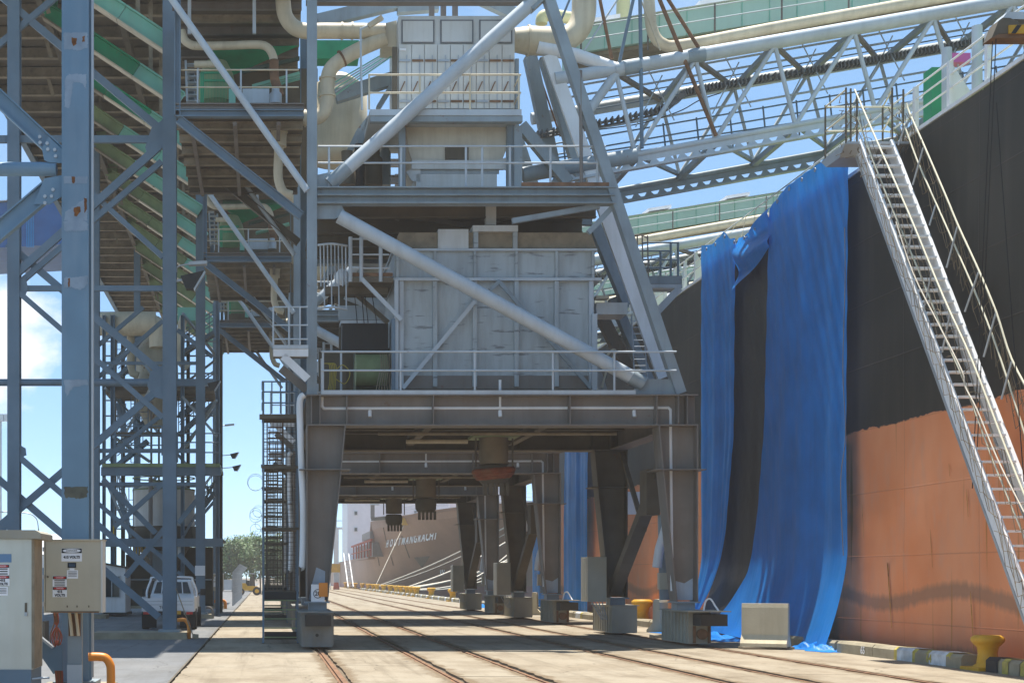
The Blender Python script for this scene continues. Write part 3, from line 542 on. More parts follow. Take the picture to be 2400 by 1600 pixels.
MB().add([W(LP(430, 590), 38), W(LP(1580, 560), 38), W(LP(1580, 560), 40.5), W(LP(430, 590), 40.5), W(LP(720, 940), 38.8), W(LP(820, 900), 38.8), W(LP(820, 900), 39.4), W(LP(720, 940), 39.4)],
         [(0, 1, 5, 4), (1, 2, 6, 5), (2, 3, 7, 6), (3, 0, 4, 7), (0, 3, 2, 1), (4, 5, 6, 7)]).build('green_hopper', green, cr)
MB().prism([W(LP(870, 850), 37.7), W(LP(1580, 690), 37.7), W(LP(1580, 730), 37.7), W(LP(880, 900), 37.7)], (0, .1, 0)).build('chute_edge', gm, cr)
for k in range(3): bar(cr, 'belt_stringer', W(LP(1000, 1060+k*30), 38.2+k*.4), W(LP(1580, 900+k*30), 38.2+k*.4), .08, .08, mint)
rectc(cr, 'control_cabinet', LP, 880, 1088, 1208, 1275, 36.6, .5, greyl); rectc(cr, 'green_locker', LP, 712, 1088, 792, 1275, 36.2, .3, mint)
a = W(LP(1285, 1275), 36.6); MB().lathe(a, [(.16, 0), (.16, .25), (.1, .32), (.1, .4)], 14).build('grease_drum', galv, cr)
gf = MB()
for q in (((375, 890), (375, 1260)), ((400, 890), (400, 1260)), ((375, 895), (700, 895)), ((400, 990), (700, 990))): gf.bar(W(LP(*q[0]), 37), W(LP(*q[1]), 37), .05, .05)
for k in range(16): gf.bar(W(LP(410+k*18, 900), 37), W(LP(410+k*18, 1255), 37), .012, .012)
gf.build('machine_guard', green, cr)
a = W(LP(560, 1270), 38); MB().lathe(a, [(.5, 0), (.55, .3), (.45, .8), (.3, 1.1)], 16).build('drive_unit', olive, cr)
sr = MB()
for k in range(7): a = W(LP(200, 790+k*75), 38.6-.1*k); sr.box((a.x, a.y, a.z), (a.x+.32, a.y+.2, a.z+.03))
sr.bar(W(LP(185, 760), 38.6), W(LP(205, 1265), 37.8), .06, .12); sr.bar(W(LP(330, 770), 38.6), W(LP(365, 1265), 37.8), .06, .12); sr.build('stair', greyl, cr)
for y in (858, 1070): tub(cr, 'handrail', [W(LP(120, y), YF+.1), W(LP(1570, y), YF+.1)], .02, cream)
for x in (330, 860, 1420): tub(cr, 'handrail_post', [W(LP(x, 1275), YF+.1), W(LP(x, 855), YF+.1)], .024, greyl)
tub(cr, 'strut_tube', [W((400, -5), YF-.25), W((720, 447), YF-.25)], .085, greyl, 14)
ib(cr, 'strut', W((418, 280), YF), W((706, 506), YF), .21, .18, blue_d, .02); ib(cr, 'strut', W((438, 357), YR), W((700, 569), YR), .22, .18, dark, .02); tub(cr, 'strut_tube', [W((538, 380), YR), W((690, 597), YR)], .07, greyl)
# small outboard platform on the left column
Yp = 34.8
op = rectc(cr, 'outboard_platform', E, 115, 895, 356, 920, Yp, 1.1, greyl); rectc(op, 'platform_beam', E, 118, 922, 356, 972, Yp+.02, .1, white); rectc(op, 'platform_joist', E, 118, 930, 356, 985, Yp+.95, .1, brown)
for y in (637, 760, 855): tub(op, 'handrail', [W(E(118, y), Yp+1), W(E(118, y), Yp), W(E(352, y), Yp)], .02, greyl)
for x in (118, 225, 300): tub(op, 'handrail_post', [W(E(x, 895), Yp), W(E(x, 634), Yp)], .022, greyl)
bar(op, 'bracket', W(E(185, 972), Yp+.06), W(E(352, 1128), Yp+.06), .19, .08, white); bar(op, 'bracket', W(E(170, 1055), Yp+1), W(E(345, 1200), Yp+1), .2, .1, brown)
# caged stair tower by the left leg
Ys = 36.7
def tower():
    zt0 = W((0, 972), Ys).z; x0, x1 = W((617, 0), Ys).x, W((697, 0), Ys).x; y1 = Ys+1.25; zl = 1.33
    for x in (x0, x1):
        for y in (Ys, y1): MB().bar((x, y, .0 if y == y1 else zl), (x, y, zt0+.85), .055, .055).build('tower_post', blue_d, cr)
    n = 0
    for z in (zl, 3.0, 4.6, zt0): bx(cr, 'landing', (x0-.04, Ys-.04, z-.07), (x1+.04, y1+.04, z), dark)
    def mesh(pa, pb, z0, z1, nx, dz):
        mb = MB()
        for k in range(nx+1): q = Vector(pa).lerp(Vector(pb), k/nx); mb.bar((q.x, q.y, z0), (q.x, q.y, z1), .009, .009)
        z = z0
        while z < z1: mb.bar((pa[0], pa[1], z), (pb[0], pb[1], z), .009, .009); z += dz
        return mb.build('mesh_panel', dark, cr)
    for z0, z1 in ((zl+.02, 2.93), (3.02, 4.52), (4.62, zt0-.08)):
        mesh((x0, Ys, 0), (x1, Ys, 0), z0, z1, 10, .115); mesh((x0, y1, 0), (x1, y1, 0), z0, z1, 7, .16); mesh((x0, Ys, 0), (x0, y1, 0), z0, z1, 10, .14); mesh((x1, Ys, 0), (x1, y1, 0), z0, z1, 8, .2)
        fl = MB()
        for k in range(8): z = z0+(z1-z0)*k/8; y = Ys+.15+(y1-Ys-.4)*k/8; fl.box((x0+.12, y, z), (x0+.5, y+.18, z+.025))
        fl.bar((x0+.1, Ys+.2, z0), (x0+.1, y1-.1, z1), .03, .12).bar((x0+.52, Ys+.2, z0), (x0+.52, y1-.1, z1), .03, .12); fl.build('stair_flight', rusty if z0 > 4 else dark, cr)
    # top handrails
    for h in (.42, .85, 1.25): tub(cr, 'handrail', [(x0-.03, y1, zt0+h*.66), (x0-.03, Ys-.3, zt0+h*.66), (x1, Ys-.3, zt0+h*.66)], .02, blue_d, 8)
    mb = MB()
    for k in range(5): x = x0+(x1-x0)*k/4; mb.tube([(x, Ys-.3, zt0), (x, Ys-.3, zt0+.84)], .018, 6)
    mb.build('handrail_post', blue_d, cr); bx(cr, 'landing', (x0-.1, Ys-.36, zt0-.13), (x1+.02, Ys-.05, zt0-.02), dark)
    # first steps to the ground
    st = MB(); 
    for x in (x0, x1): st.bar((x, Ys-.03, zl), (x, Ys-.45, 0), .05, .14)
    st.build('stringer', blue_d, cr)
    for k in range(5): z = 1.1-k*.235; y = Ys-.06-(zl-z)*.31; bx(cr, 'tread', (x0+.03, y-.12, z-.015), (x1-.03, y+.1, z+.012), olive)
    bx(cr, 'kick_plate', (x0+.03, Ys-.42, .1), (x1-.03, Ys-.4, .3), black); bx(cr, 'kick_plate', (x0+.03, Ys-.06, 1.12), (x1-.03, Ys-.05, 1.32), black)
    # razor wire coils
    for z, y, r_ in ((4.15, Ys, .20), (4.2, Ys+.4, .22), (3.35, Ys, .15), (2.95, Ys, .14), (3.3, Ys+.4, .16)):
        tub(cr, 'wire_coil', [(x0-.2+r_*math.cos(a*.3927), y+.03*math.sin(a*.8), z+r_*math.sin(a*.3927)) for a in range(18)], .005, dark, 5)
tower()
# seaside platform and ladder by the raking legs
a = 1
rp_ = rectc(cr, 'sea_platform', RP, 640, 930, 1225, 1035, 41.2, 1.2, grey); rectc(rp_, 'platform_beam', RP, 640, 1040, 1230, 1090, 41.15, .2, greyl)
bar(rp_, 'bracket', W(RP(880, 1420), 41.2), W(RP(1190, 1095), 41.2), .2, .12, greyl)
for y in (495, 605, 720, 825): tub(rp_, 'handrail', [W(RP(700 if y != 605 else 655, y), 41.2), W(RP(1180 if y in (495, 720) else 1085, y), 41.2)], .028, blue_d, 8)
for x in (940, 1075, 1170): tub(rp_, 'handrail_post', [W(RP(x, 930), 41.2), W(RP(x, 490 if x > 1000 else 600), 41.2)], .035, blue_d, 8)
for x in (635, 700, 770): tub(rp_, 'ladder_cage', [W(RP(x, 400), 41.0), W(RP(x+15, 1050), 41.0)], .02, brown, 6)
tub(rp_, 'ladder_cage', curve([W(RP(570, 405), 41), W(RP(660, 395), 40.8), W(RP(770, 430), 41)]), .02, brown, 6)
ld = MB(); q0, q1, q2, q3 = W(HH(878, 900), 38.5), W(HH(900, 1370), 38.5), W(HH(960, 900), 38.5), W(HH(995, 1370), 38.5)
ld.tube([q0, q1], .02, 6).tube([q2, q3], .02, 6)
for k in range(10): ld.tube([q0.lerp(q1, k/10), q2.lerp(q3, k/10)], .012, 6)
ld.build('access_ladder', greyl, cr)
wm = W
bar(cr, 'tower_post', W(RA(310, 460), 37.0), W((1556, 885), 37.0), .34, .12, white)  # white here is the post's sunlit face put into its colour
bar(cr, 'tower_post', W(RA(150, 480), 39), W(RA(345, 1400), 39), .34, .3, grey); bar(cr, 'tower_post', W(RA(280, 480), 38.2), W(RA(600, 1530), 38.2), .36, .3, grey); bar(cr, 'tower_post', W(RA(75, 1050), 36.6), W(RA(470, 1530), 36.6), .28, .25, grey)
bar(cr, 'tower_post', W(HH(605, 250), 38.6), W(HH(850, 830), 38.6), .3, .3, grey); bar(cr, 'tower_post', W(HH(640, 880), 39.5), W(HH(900, 1400), 39.5), .32, .3, brown); bar(cr, 'tower_post', W(HH(740, 780), 39), W(HH(1010, 1400), 39), .25, .3, grey)
rectc(cr, 'gear_box', HH, 620, 812, 850, 898, 37.6, .8, palegrey); rectc(cr, 'work_lamp', HH, 618, 760, 715, 782, 37.4, .3, cream)
tub(cr, 'hose', curve([W(HH(660, 1440), 37), W(HH(700, 1300), 37), W(HH(760, 1180), 37), W(HH(740, 1160), 37), W(HH(700, 1200), 37)]), .03, cream, 8)
tub(cr, 'lamp_pole', [W(RA(572, 590), 35.2), W(RA(580, 1560), 35.2)], .045, brown, 8)
# ------------------------------------------------------------------ boom
YN, YQ = 37.0, 40.2
bn = lambda p: W(p, YN); bq = lambda p: W(p, YQ)
dvec = Vector((0, YQ-YN, 0))
boom = MB().tube([bn((1440, 164)), bn((2050, 58)), bn((2900, -92))], .185, 16).build('boom', greyl, cr)
tub(boom, 'chord', [bn((1260, 110)), bn((1352, 130)), bn((1445, 163))], .17, white, 14)
tub(boom, 'chord', [bn((1445, 163)), bn((1300, 186))], .17, greyl, 14)
tub(boom, 'chord', [bn((1300, 186))+dvec, bn((1440, 164))+dvec, bn((2900, -92))+dvec], .17, greyl, 14)
for px in (1476, 1626): q = bn((px, 164-(px-1440)*.1738)); v_ = Vector((.3, 0, .052)); tub(boom, 'sleeve', [q-v_*.6, q+v_*.9], .198, grey, 14)
tops = [bn((1444+i*186, 172-i*32.5)) for i in range(8)]; bots = [bn((1489+i*187.5, 362-i*34.5)) for i in range(8)]
for i in range(8):
    for off, mt, r_ in ((Vector(), greyl, .06), (dvec, greyl, .05)):
        tub(boom, 'lattice', [tops[i]+off, bots[i]+off], r_, mt, 8)
        if i+1 < 8: tub(boom, 'lattice', [bots[i]+off, tops[i+1]+off], r_, mt, 10)
    bar(boom, 'cross_member', tops[i], tops[i]+dvec, .14, .14, grey); bar(boom, 'cross_member', bots[i]-Vector((0, 0, .1)), bots[i]+dvec-Vector((0, 0, .1)), .16, .14, grey)
    if i+1 < 8:
        bar(boom, 'plan_brace', tops[i], tops[i+1]+dvec, .12, .1, brown); bar(boom, 'plan_brace', bots[i], bots[i+1]+dvec, .1, .1, grey)
tub(boom, 'lattice', [tops[0], bn((1382, 258))], .12, greyl, 12)
# cellular lower chords: plate with trapezoid openings along the bottom
sdir = (bots[7]-bots[0]).normalized(); up = Vector((-sdir.z, 0, sdir.x))
def cellular(base, n0, n1, mt):
    mb = MB(); pitch = .375; a = base+sdir*(n0*pitch); b = base+sdir*(n1*pitch); Hc = .40
    mb.tube([a, b], .075, 10)
    mb.obb(a-up*.12, b-up*.12, up*.09, Vector((0, .012, 0)))
    for k in range(n0, n1):
        c = base+sdir*(k*pitch)
        q = [c-up*.21+sdir*.02, c-up*.21+sdir*.14, c-up*.33+sdir*.23, c-up*.33-sdir*.07]
        mb.prism([p-Vector((0, .012, 0)) for p in q], (0, .024, 0))
    mb.obb(a-up*.36, b-up*.36, up*.03, Vector((0, .11, 0)))
    return mb.build('cellular_chord', mt, boom)
cellular(bots[0], -6, 46, greyl); cellular(bots[0]+dvec+Vector((0, 0, -.12)), -6, 46, grey)
tub(boom, 'chord', [bn((1225, 410)), bn((1490, 365))], .2, grey, 14)
# conveyor enclosure on the boom
q0 = W((1352, 62), 38.1); q1 = W((2900, -188), 38.1); dn = Vector((0, 0, -.72)); bk = Vector((0, 1.9, 0))
enc = MB().prism([q0, q0+dn, q0+dn+bk, q0+bk], q1-q0).build('conveyor_enclosure', mat('pale_mint_cladding', (.42, .60, .49), .5, var=.06, dirt=.3, dirtcol=(.35, .45, .36)), boom)
rf = MB().prism([q0+Vector((0, -.12, .0)), q0+Vector((0, .95, .2)), q0+bk+Vector((0, .12, 0)), q0+Vector((0, .95, .04))], q1-q0).build('enclosure_roof', white, boom)
for k in range(24):
    c = q0.lerp(q1, k/24); bar(enc if False else boom, 'cladding_seam', c-Vector((0, .012, .02)), c+dn-Vector((0, .012, 0)), .02, .02, mint)
MB().obb(q0+dn*1.08+bk/2, q1+dn*1.08+bk/2, Vector((0, 0, .05)), Vector((0, .8, 0))).build('belt_tray', tan, boom)
for h in (.16, .5): tub(boom, 'handrail', [q0+dn+Vector((0, -.5, h)), q1+dn+Vector((0, -.5, h))], .016, greyl, 6)
for k in range(10): c = (q0+dn+Vector((0, -.5, 0))).lerp(q1+dn+Vector((0, -.5, 0)), k/10); tub(boom, 'handrail_post', [c-Vector((0, 0, .4)), c+Vector((0, 0, .55))], .025, brown, 6)
for k in (0, 1, 2, 3): c = q0.lerp(q1, .02+k*.17); MB().prism([c+Vector((0, .3, .14)), c+Vector((0, 1.3, .2)), c+Vector((0, 1.3, .3)), c+Vector((0, .3, .26))], (q1-q0)*.05).build('roof_vent', white, boom)
bp = lambda *q: [W(p, 37.4) for p in q]
tub(boom, 'cream_pipe', curve(bp((1518, -60), (1523, 30), (1530, 75), (1552, 103), (1600, 106), (1800, 68), (2100, 14), (2500, -58))), .15, cream, 14)
# walkway rails and cable chain inside the truss
for k, dy in enumerate((0, 26, 52, 74)): tub(boom, 'walkway_rail', [W((1300, 337+dy-40*(k == 3)), 39.2), W((2900, 62+dy), 39.2)], .022, blue_d, 6)
for k in range(20): x = 1320+k*78; yb = 337-(x-1300)*.172; tub(boom, 'walkway_post', [W((x, yb-4), 39.2), W((x+8, yb+78), 39.2)], .024, blue_d, 6)
for y0 in (240, 262): tub(boom, 'walkway_rail', [W((1360, y0), 39.8), W((2900, y0-270), 39.8)], .018, blue_d, 6)
cp = curve([W(p, 38.6) for p in ((1260, 316), (1420, 286), (1545, 258), (1585, 235), (1625, 213), (1800, 183), (1950, 158), (2285, 100), (2700, 30))], 10)
ch = MB(); acc = 0; prev = cp[0]
ch.tube(cp, .035, 6, False); ch.tube([p+Vector((0, .1, -.07)) for p in cp], .03, 6, False); ch.tube([p+Vector((0, .15, .06)) for p in cp], .025, 6, False)
for a_, b_ in zip(cp, cp[1:]):
    n = max(1, int((b_-a_).length/.095)); dd = (b_-a_).normalized(); uu = Vector((-dd.z, 0, dd.x))
    for k in range(n): c = a_.lerp(b_, k/n); ch.obb(c-uu*.085, c+uu*.085, dd*.016, Vector((0, .14, 0)))
ch.build('cable_chain', mat('chain_grey', (.15, .155, .16), .6, var=.2), boom)['kind'] = 'stuff'
tub(boom, 'slack_cable', curve([W(p, 38.5) for p in ((1395, 305), (1500, 290), (1590, 262), (1640, 235), (1690, 218))]), .015, black, 6)
for k in range(14): x = 1400+k*90; yb = 330-(x-1300)*.172; tub(boom, 'thin_rod', [W((x, yb), 38.2), W((x+62*(1 if k % 2 else -1), yb-120), 38.9)], .018, greyl, 5)
for dy in (12, 96, 120): tub(boom, 'pipe_run', [W((1330, 325-dy), 39.5), W((2900, 55-dy), 39.5)], .03, greyl, 6)
# stays from the mast
for (p, q, r_, mt) in ((G(885, -20), G(970, 400), .045, rusty), (G(1120, -20), G(1022, 420), .045, blue_d), (G(1162, -20), G(1175, 1010), .05, blue_d), (G(1287, -20), G(1680, 925), .055, rusty), (G(1342, -20), G(1560, 325), .05, rusty), (G(1020, -20), G(780, 350), .025, greyl), (G(1160, -20), G(1300, 345), .02, cream), (G(690, -20), G(620, 150), .03, blue_d)):
    tub(boom, 'stay', [W(p, 36.9), W(q, 36.9)], r_, mt, 8)
tub(boom, 'stay', [W(G(437, 395), 39.5), W(G(620, 930), 39.5)], .025, rusty, 6)
# sheave at the boom flank
# copies further along the quay
for dy, lb in ((16.2, 'second ship loader, seen through the portal of the nearest one'), (29.7, 'farthest ship loader of the row, behind the other two portals')):
    c2 = copy_tree(cr); c2.location.y += dy; c2['label'] = lb
    for ch_ in c2.children:
        if ch_.name.startswith('boom'): ch_.location.z -= 1.9
# things only the nearest machine carries
ring = MB()
for k, (z, r_, t_) in enumerate(((-.86, .52, .085), (-.98, .50, .075), (-1.08, .44, .07))):
    ring.tube([(c0.x+(r_+.03*math.sin(a*.9))*math.cos(a*2*math.pi/28), 38.5+r_*math.sin(a*2*math.pi/28), zB+z+.05*math.sin(a*2*math.pi/28+1)+.03*k) for a in range(29)], t_, 8, False)
ring.build('canvas_collar', mat('rust_canvas', (.27, .075, .035), .85, var=.35, scale=3, dirt=.7, dirtcol=(.22, .14, .07), streak=.6), cr)
sg = W((742, 1395), YF-.33)
s20 = thing('number_sign', 'white square sign with the circled number 20 on the left portal leg', 'sign', (sg.x, sg.y, sg.z))
a, b = W(SB(596, 970), YF-.33), W(SB(742, 778), YF-.33); MB().box((a.x, YF-.33, a.z), (b.x, YF-.32, b.z)).build('board', signw, s20)
cc = W(SB(668, 878), YF-.335); tub(s20, 'ring', [(cc.x+.105*math.cos(t*math.pi/14), YF-.334, cc.z+.105*math.sin(t*math.pi/14)) for t in range(29)], .008, signk, 5)
text(s20, 'number', '20', (cc.x, YF-.335, cc.z), .15, signk, bold=.003)
a, b = W(SB(680, 910), YF-.36), W(SB(775, 760), YF-.36)
tag(MB().box((0, 0, 0), (b.x-a.x, .012, b.z-a.z)).build('tag_board', orange, None, None), 'plain orange board hung over the edge of the number 20 sign', 'board').location = (a.x, YF-.36, a.z)
# ================================================================== elevated conveyor gallery on the left
BY = [19.9, 39.4, 58.3, 77.4]; XR_, XL_ = -2.65, -7.0
ga = thing('conveyor_gallery', 'elevated blue steel conveyor gallery with dark joists and green stringers', 'gallery', (-4.8, 48, 0))
ZD = 20.0
struct_deck = bx(ga, 'deck', (-10.15, 33.6, ZD+.2), (-2.5, 98, ZD+.26), dark)
for k in range(34):
    y = 34.2+k*1.88; mt = tan
    ib(ga, 'joist', (-10.1, y, ZD+.02), (-2.55, y, ZD+.02), .42, .2, mt, .03)
    if k % 2: bar(ga, 'hanger_strap', (-7.9+.5*(k % 3), y+.1, ZD-.05), (-7.7+.5*(k % 3), y+.15, ZD-.8), .13, .02, tan)
for x in (-10.05, -2.65): ib(ga, 'edge_beam', (x, 33.6, ZD), (x, 98, ZD), .5, .25, blue_d)
for x in (-7.0, -4.6): ib(ga, 'bearer', (x, 33.6, ZD-.3), (x, 98, ZD-.3), .34, .2, dark)
gs = random.Random(5)
for k in range(13):
    y = 39.9+k*4.5
    xa, za, xb, zb = -6.85, ZD-.5, -2.62, ZD-3.3
    near = y < 52
    nseg = 3; cols = ((mint, mint, mint) if k == 0 else (green, green, mint)) if near else ((olive, olive, mint) if k > 4 else (olive, mint, mint))
    for s in range(nseg):
        a = Vector((xa+(xb-xa)*s/nseg, y, za+(zb-za)*s/nseg)); b = Vector((xa+(xb-xa)*(s+.985)/nseg, y, za+(zb-za)*(s+.985)/nseg))
        st_ = MB().bar(a, b, .42, .12).build('green_stringer', cols[s], ga)
        d = (b-a).normalized(); n = Vector((d.z, 0, -d.x)); n = n if n.z < 0 else -n
        MB().obb(a+n*.235, b+n*.235, n*.022, Vector((0, .17, 0))).build('flange', cream if s else tan, st_)  # light on the lower flange painted in as cream and tan
        MB().obb(a-n*.235, b-n*.235, n*.022, Vector((0, .17, 0))).build('flange', cols[s], st_)
    MB().prism([Vector((xa-.3, y-.03, za+.5)), Vector((xa+.35, y-.03, za+.5)), Vector((xa+.3, y-.03, za-.28)), Vector((xa-.25, y-.03, za+.05))], (0, .06, 0)).build('end_plate', green if near else olive, ga)
    bar(ga, 'hanger', (xa+.6, y+.08, za-.2), (xa+.6, y+.08, ZD), .1, .04, tan); bar(ga, 'hanger', (-3.6, y+.08, ZD-2.5), (-3.6, y+.08, ZD), .12, .06, tan)
# bents
def column(x, y, w, z0, z1, mt):
    c = MB(); c.box((x-w/2, y-w/2, z0), (x+w/2, y-w/2+.03, z1)); c.box((x-w/2, y+w/2-.03, z0), (x+w/2, y+w/2, z1)); c.box((x-.015, y-w/2+.03, z0), (x+.015, y+w/2-.03, z1))
    return c.build('column', mt, ga)
for i, y in enumerate(BY):
    c1 = column(XR_, y, .38, .25, ZD-.2, blue if i == 0 else blue_d); column(XL_, y, .34, .25, ZD-.2, blue_d)
    for x in (XR_, XL_):
        MB().box((x-.3, y-.3, .18), (x+.3, y+.3, .249)).build('base_plate', grey, ga)
    if i == 3:
        for z0, z1 in ((1, 6), (6, 11)):
            bar(ga, 'brace', (XL_, y, z0), (XR_, y, z1), .16, .12, blue_d); bar(ga, 'brace', (XL_, y+.15, z1), (XR_, y+.15, z0), .16, .12, blue_d)
# near column: flange lip, splice plates and rust
y0 = BY[0]
bar(ga, 'edge_angle', (XR_+.235, y0-.12, .3), (XR_+.235, y0-.12, ZD), .03, .06, galv)
rustp = mat('rust_patch', (.20, .075, .02), .9, var=.4, scale=14, dirt=.6, dirtcol=(.1, .05, .03), streak=.3)
fade = mat('faded_blue_patch', (.24, .31, .38), .6, var=.15, scale=5, dirt=.4, dirtcol=(.14, .2, .28))
def patch(cf, pts, mt, Y, nm='paint_patch', k=1):
    c = [cf(*p) for p in pts]; out = []
    r2 = random.Random(int(pts[0][0]*7+pts[0][1]))
    for a, b in zip(c, c[1:]+c[:1]):
        n = max(2, int(math.dist(a, b)/3))
        for j in range(n): t = j/n; out.append((a[0]+(b[0]-a[0])*t+r2.gauss(0, .9*k), a[1]+(b[1]-a[1])*t+r2.gauss(0, .9*k)))
    return MB().add([W(q, Y) for q in out], [tuple(range(len(out)))]).build(nm, mt, ga)
Yc = y0-.194
for q, mt in (([(434, 225), (596, 222), (598, 325), (540, 345), (436, 335)], fade), ([(470, 505), (590, 505), (585, 610), (560, 570), (500, 560), (470, 740), (440, 730), (445, 520)], fade), ([(434, 1200), (596, 1200), (596, 1248), (434, 1250)], fade), ([(590, 1340), (596, 1500), (436, 1500), (445, 1440), (520, 1395)], fade)): patch(A, q, mt, Yc)
for q in ([(488, 258), (522, 262), (520, 300), (500, 318), (488, 290)], [(485, 1202), (512, 1205), (508, 1245), (494, 1250)], [(500, 1415), (545, 1405), (548, 1440), (520, 1475), (505, 1470)], [(572, 1345), (592, 1350), (588, 1430), (575, 1450)], [(560, 250), (580, 248), (575, 285), (562, 290)]): patch(A, q, rustp, Yc-.003, 'rust_spot', .6)
for q in ([(434, 440), (598, 425), (598, 480), (545, 520), (480, 500), (436, 505)], [(434, 1130), (598, 1130), (598, 1165), (500, 1180), (450, 1250), (440, 1180)], [(434, 60), (520, 20), (596, 62), (596, 115), (530, 122), (436, 118)]): patch(B, q, fade, Yc-.0015)
patch(B, [(462, 445), (476, 440), (474, 500), (466, 505)], rustp, Yc-.003, 'rust_spot', .5)
oil = mat('oily_smear', (.10, .10, .075), .6, var=.3, scale=6)
patch(C, [(436, 232), (596, 230), (596, 300), (540, 312), (440, 305)], oil, Yc)
# members of the first bent (near)
b1 = lambda cf, *q: [W(cf(*p), BY[0]) for p in q]
p, q = b1(A, (-1571, -790), (415, 1065)); ib(ga, 'brace', p, q, .22, .14, blue, .02)
p, q = b1(A, (-1571, 1152), (385, 1152)); tub(ga, 'tie_tube', [p, q], .098, blue, 16)
p, q = b1(A, (330, 1290), (-1571, 2898)); ib(ga, 'brace', p, q, .25, .14, blue, .02)
MB().prism([W(A(*p), BY[0]-.08) for p in ((285, 1010), (330, 930), (432, 1020), (432, 1110), (330, 1105), (300, 1090))], (0, .02, 0)).build('gusset', blue, ga)
MB().prism([W(A(*p), BY[0]-.08) for p in ((300, 1215), (432, 1190), (432, 1330), (340, 1390), (230, 1390))], (0, .02, 0)).build('gusset', blue, ga)
for p in ((270, 930), (272, 970), (320, 975), (325, 1015), (372, 1018), (378, 1062), (305, 1335), (350, 1335), (305, 1380), (360, 1290)):
    c = W(A(*p), BY[0]-.1); MB().tube([c, c+Vector((0, .03, 0))], .026, 6).build('bolt', galv, ga)
b2 = lambda cf, a, b, w=.2, nm='brace', i=1, mt=None, dy=0: bar(ga, nm, W(cf(*a), BY[i]+dy), W(cf(*b), BY[i]+dy), w, .12, mt or blue_d)
px = lambda x, y: (x, y)
rb = random.Random(9)
column(-10.0, BY[1], .34, .25, ZD-.2, blue_d); struct(MB().box((-10.5, BY[1]-.5, 0), (-9.5, BY[1]+.5, .178)).build('footing', conc2))
for a, b, w in (((-217, 327), (372, 327), .2), ((44, 676), (382, 676), .15)): b2(px, a, b, w, 'tie')
tub(ga, 'tie_tube', [W((-217, 896), BY[1]), W((374, 896), BY[1])], .10, blue_d, 14)
for a, b, w in (((-217, -192), (379, 306), .2), ((-217, 286), (150, -22), .17), ((372, 344), (40, 640), .22), ((18, 572), (380, 875), .2), ((45, 686), (382, 978), .15), ((372, 912), (-217, 1418), .2), ((-217, 939), (372, 1445), .2), ((41, 1067), (380, 1358), .17), ((50, 660), (379, 379), .16), ((213, 451), (382, 603), .14), ((-217, 1414), (35, 1215), .18)): b2(px, a, b, w, dy=rb.uniform(-.1, .1))
for q in ([(355, 300), (382, 280), (382, 345), (350, 375), (340, 345)], [(352, 870), (382, 855), (382, 935), (360, 930), (345, 905)], [(43, 655), (60, 650), (66, 676), (60, 690), (43, 690)], [(43, 1040), (60, 1050), (62, 1066), (43, 1075)]): MB().prism([W(p, BY[1]-.1) for p in q], (0, .02, 0)).build('gusset', blue_d, ga)
for cf, a, b, w in ((M7, (10, 430), (520, 0), .17), (M7, (80, 680), (710, 130), .17), (M7, (20, 1568), (700, 1040), .17), (M7, (850, 220), (1190, 480), .17), (M8, (240, 720), (710, 300), .2), (M8, (350, 1200), (720, 740), .22), (M8, (10, 430), (720, 1030), .18), (M8, (130, 260), (640, 780), .22), (M8, (860, 680), (1040, 460), .2), (M8, (850, 1150), (1010, 1300), .15), (M8, (860, 980), (1030, 1160), .2)): b2(cf, a, b, w, i=2, dy=rb.uniform(-.12, .12))
for y_, w in ((851, .13), (1134, .15), (1056, .17)): b2(px, (222, y_), (480, y_), w, 'tie', 2)
# plinths
for i, y in enumerate(BY):
    tag_ = ('near', 'second', 'third', 'fourth')[i]
    nm = ('concrete plinth under the nearest blue column', 'long concrete plinth under the blue column beside the white ute', 'concrete plinth under the third blue column with a blank white sign', 'concrete plinth under the fourth blue column by the wire fence')[i]
    o = MB()
    if i == 1: o.prism([(-4.75, 38.55, 0), (-2.12, 38.55, 0), (-2.14, 38.57, .18), (-4.73, 38.57, .18)], (0, 1.5, 0))
    else: o.prism([(XR_-.55, y-.6, 0), (XR_+.55, y-.6, 0), (XR_+.5, y-.55, .18), (XR_-.5, y-.55, .18)], (0, 1.2, 0))
    tag(o.build('plinth', conc2), nm, 'plinth', 'plinths under the gallery columns')
for i in (1, 2, 3): struct(MB().box((XL_-.5, BY[i]-.5, 0), (XL_+.5, BY[i]+.5, .178)).build('footing', conc2))
struct(MB().box((XL_-.5, BY[0]-.5, 0), (XL_+.5, BY[0]+.5, .178)).build('footing', conc2))
# knee brace running back from the near column foot
bar(ga, 'knee_brace', W(SG(335, 1060), 20.2), W(SG(600, 1440), 20.2), .16, .14, blue_d)
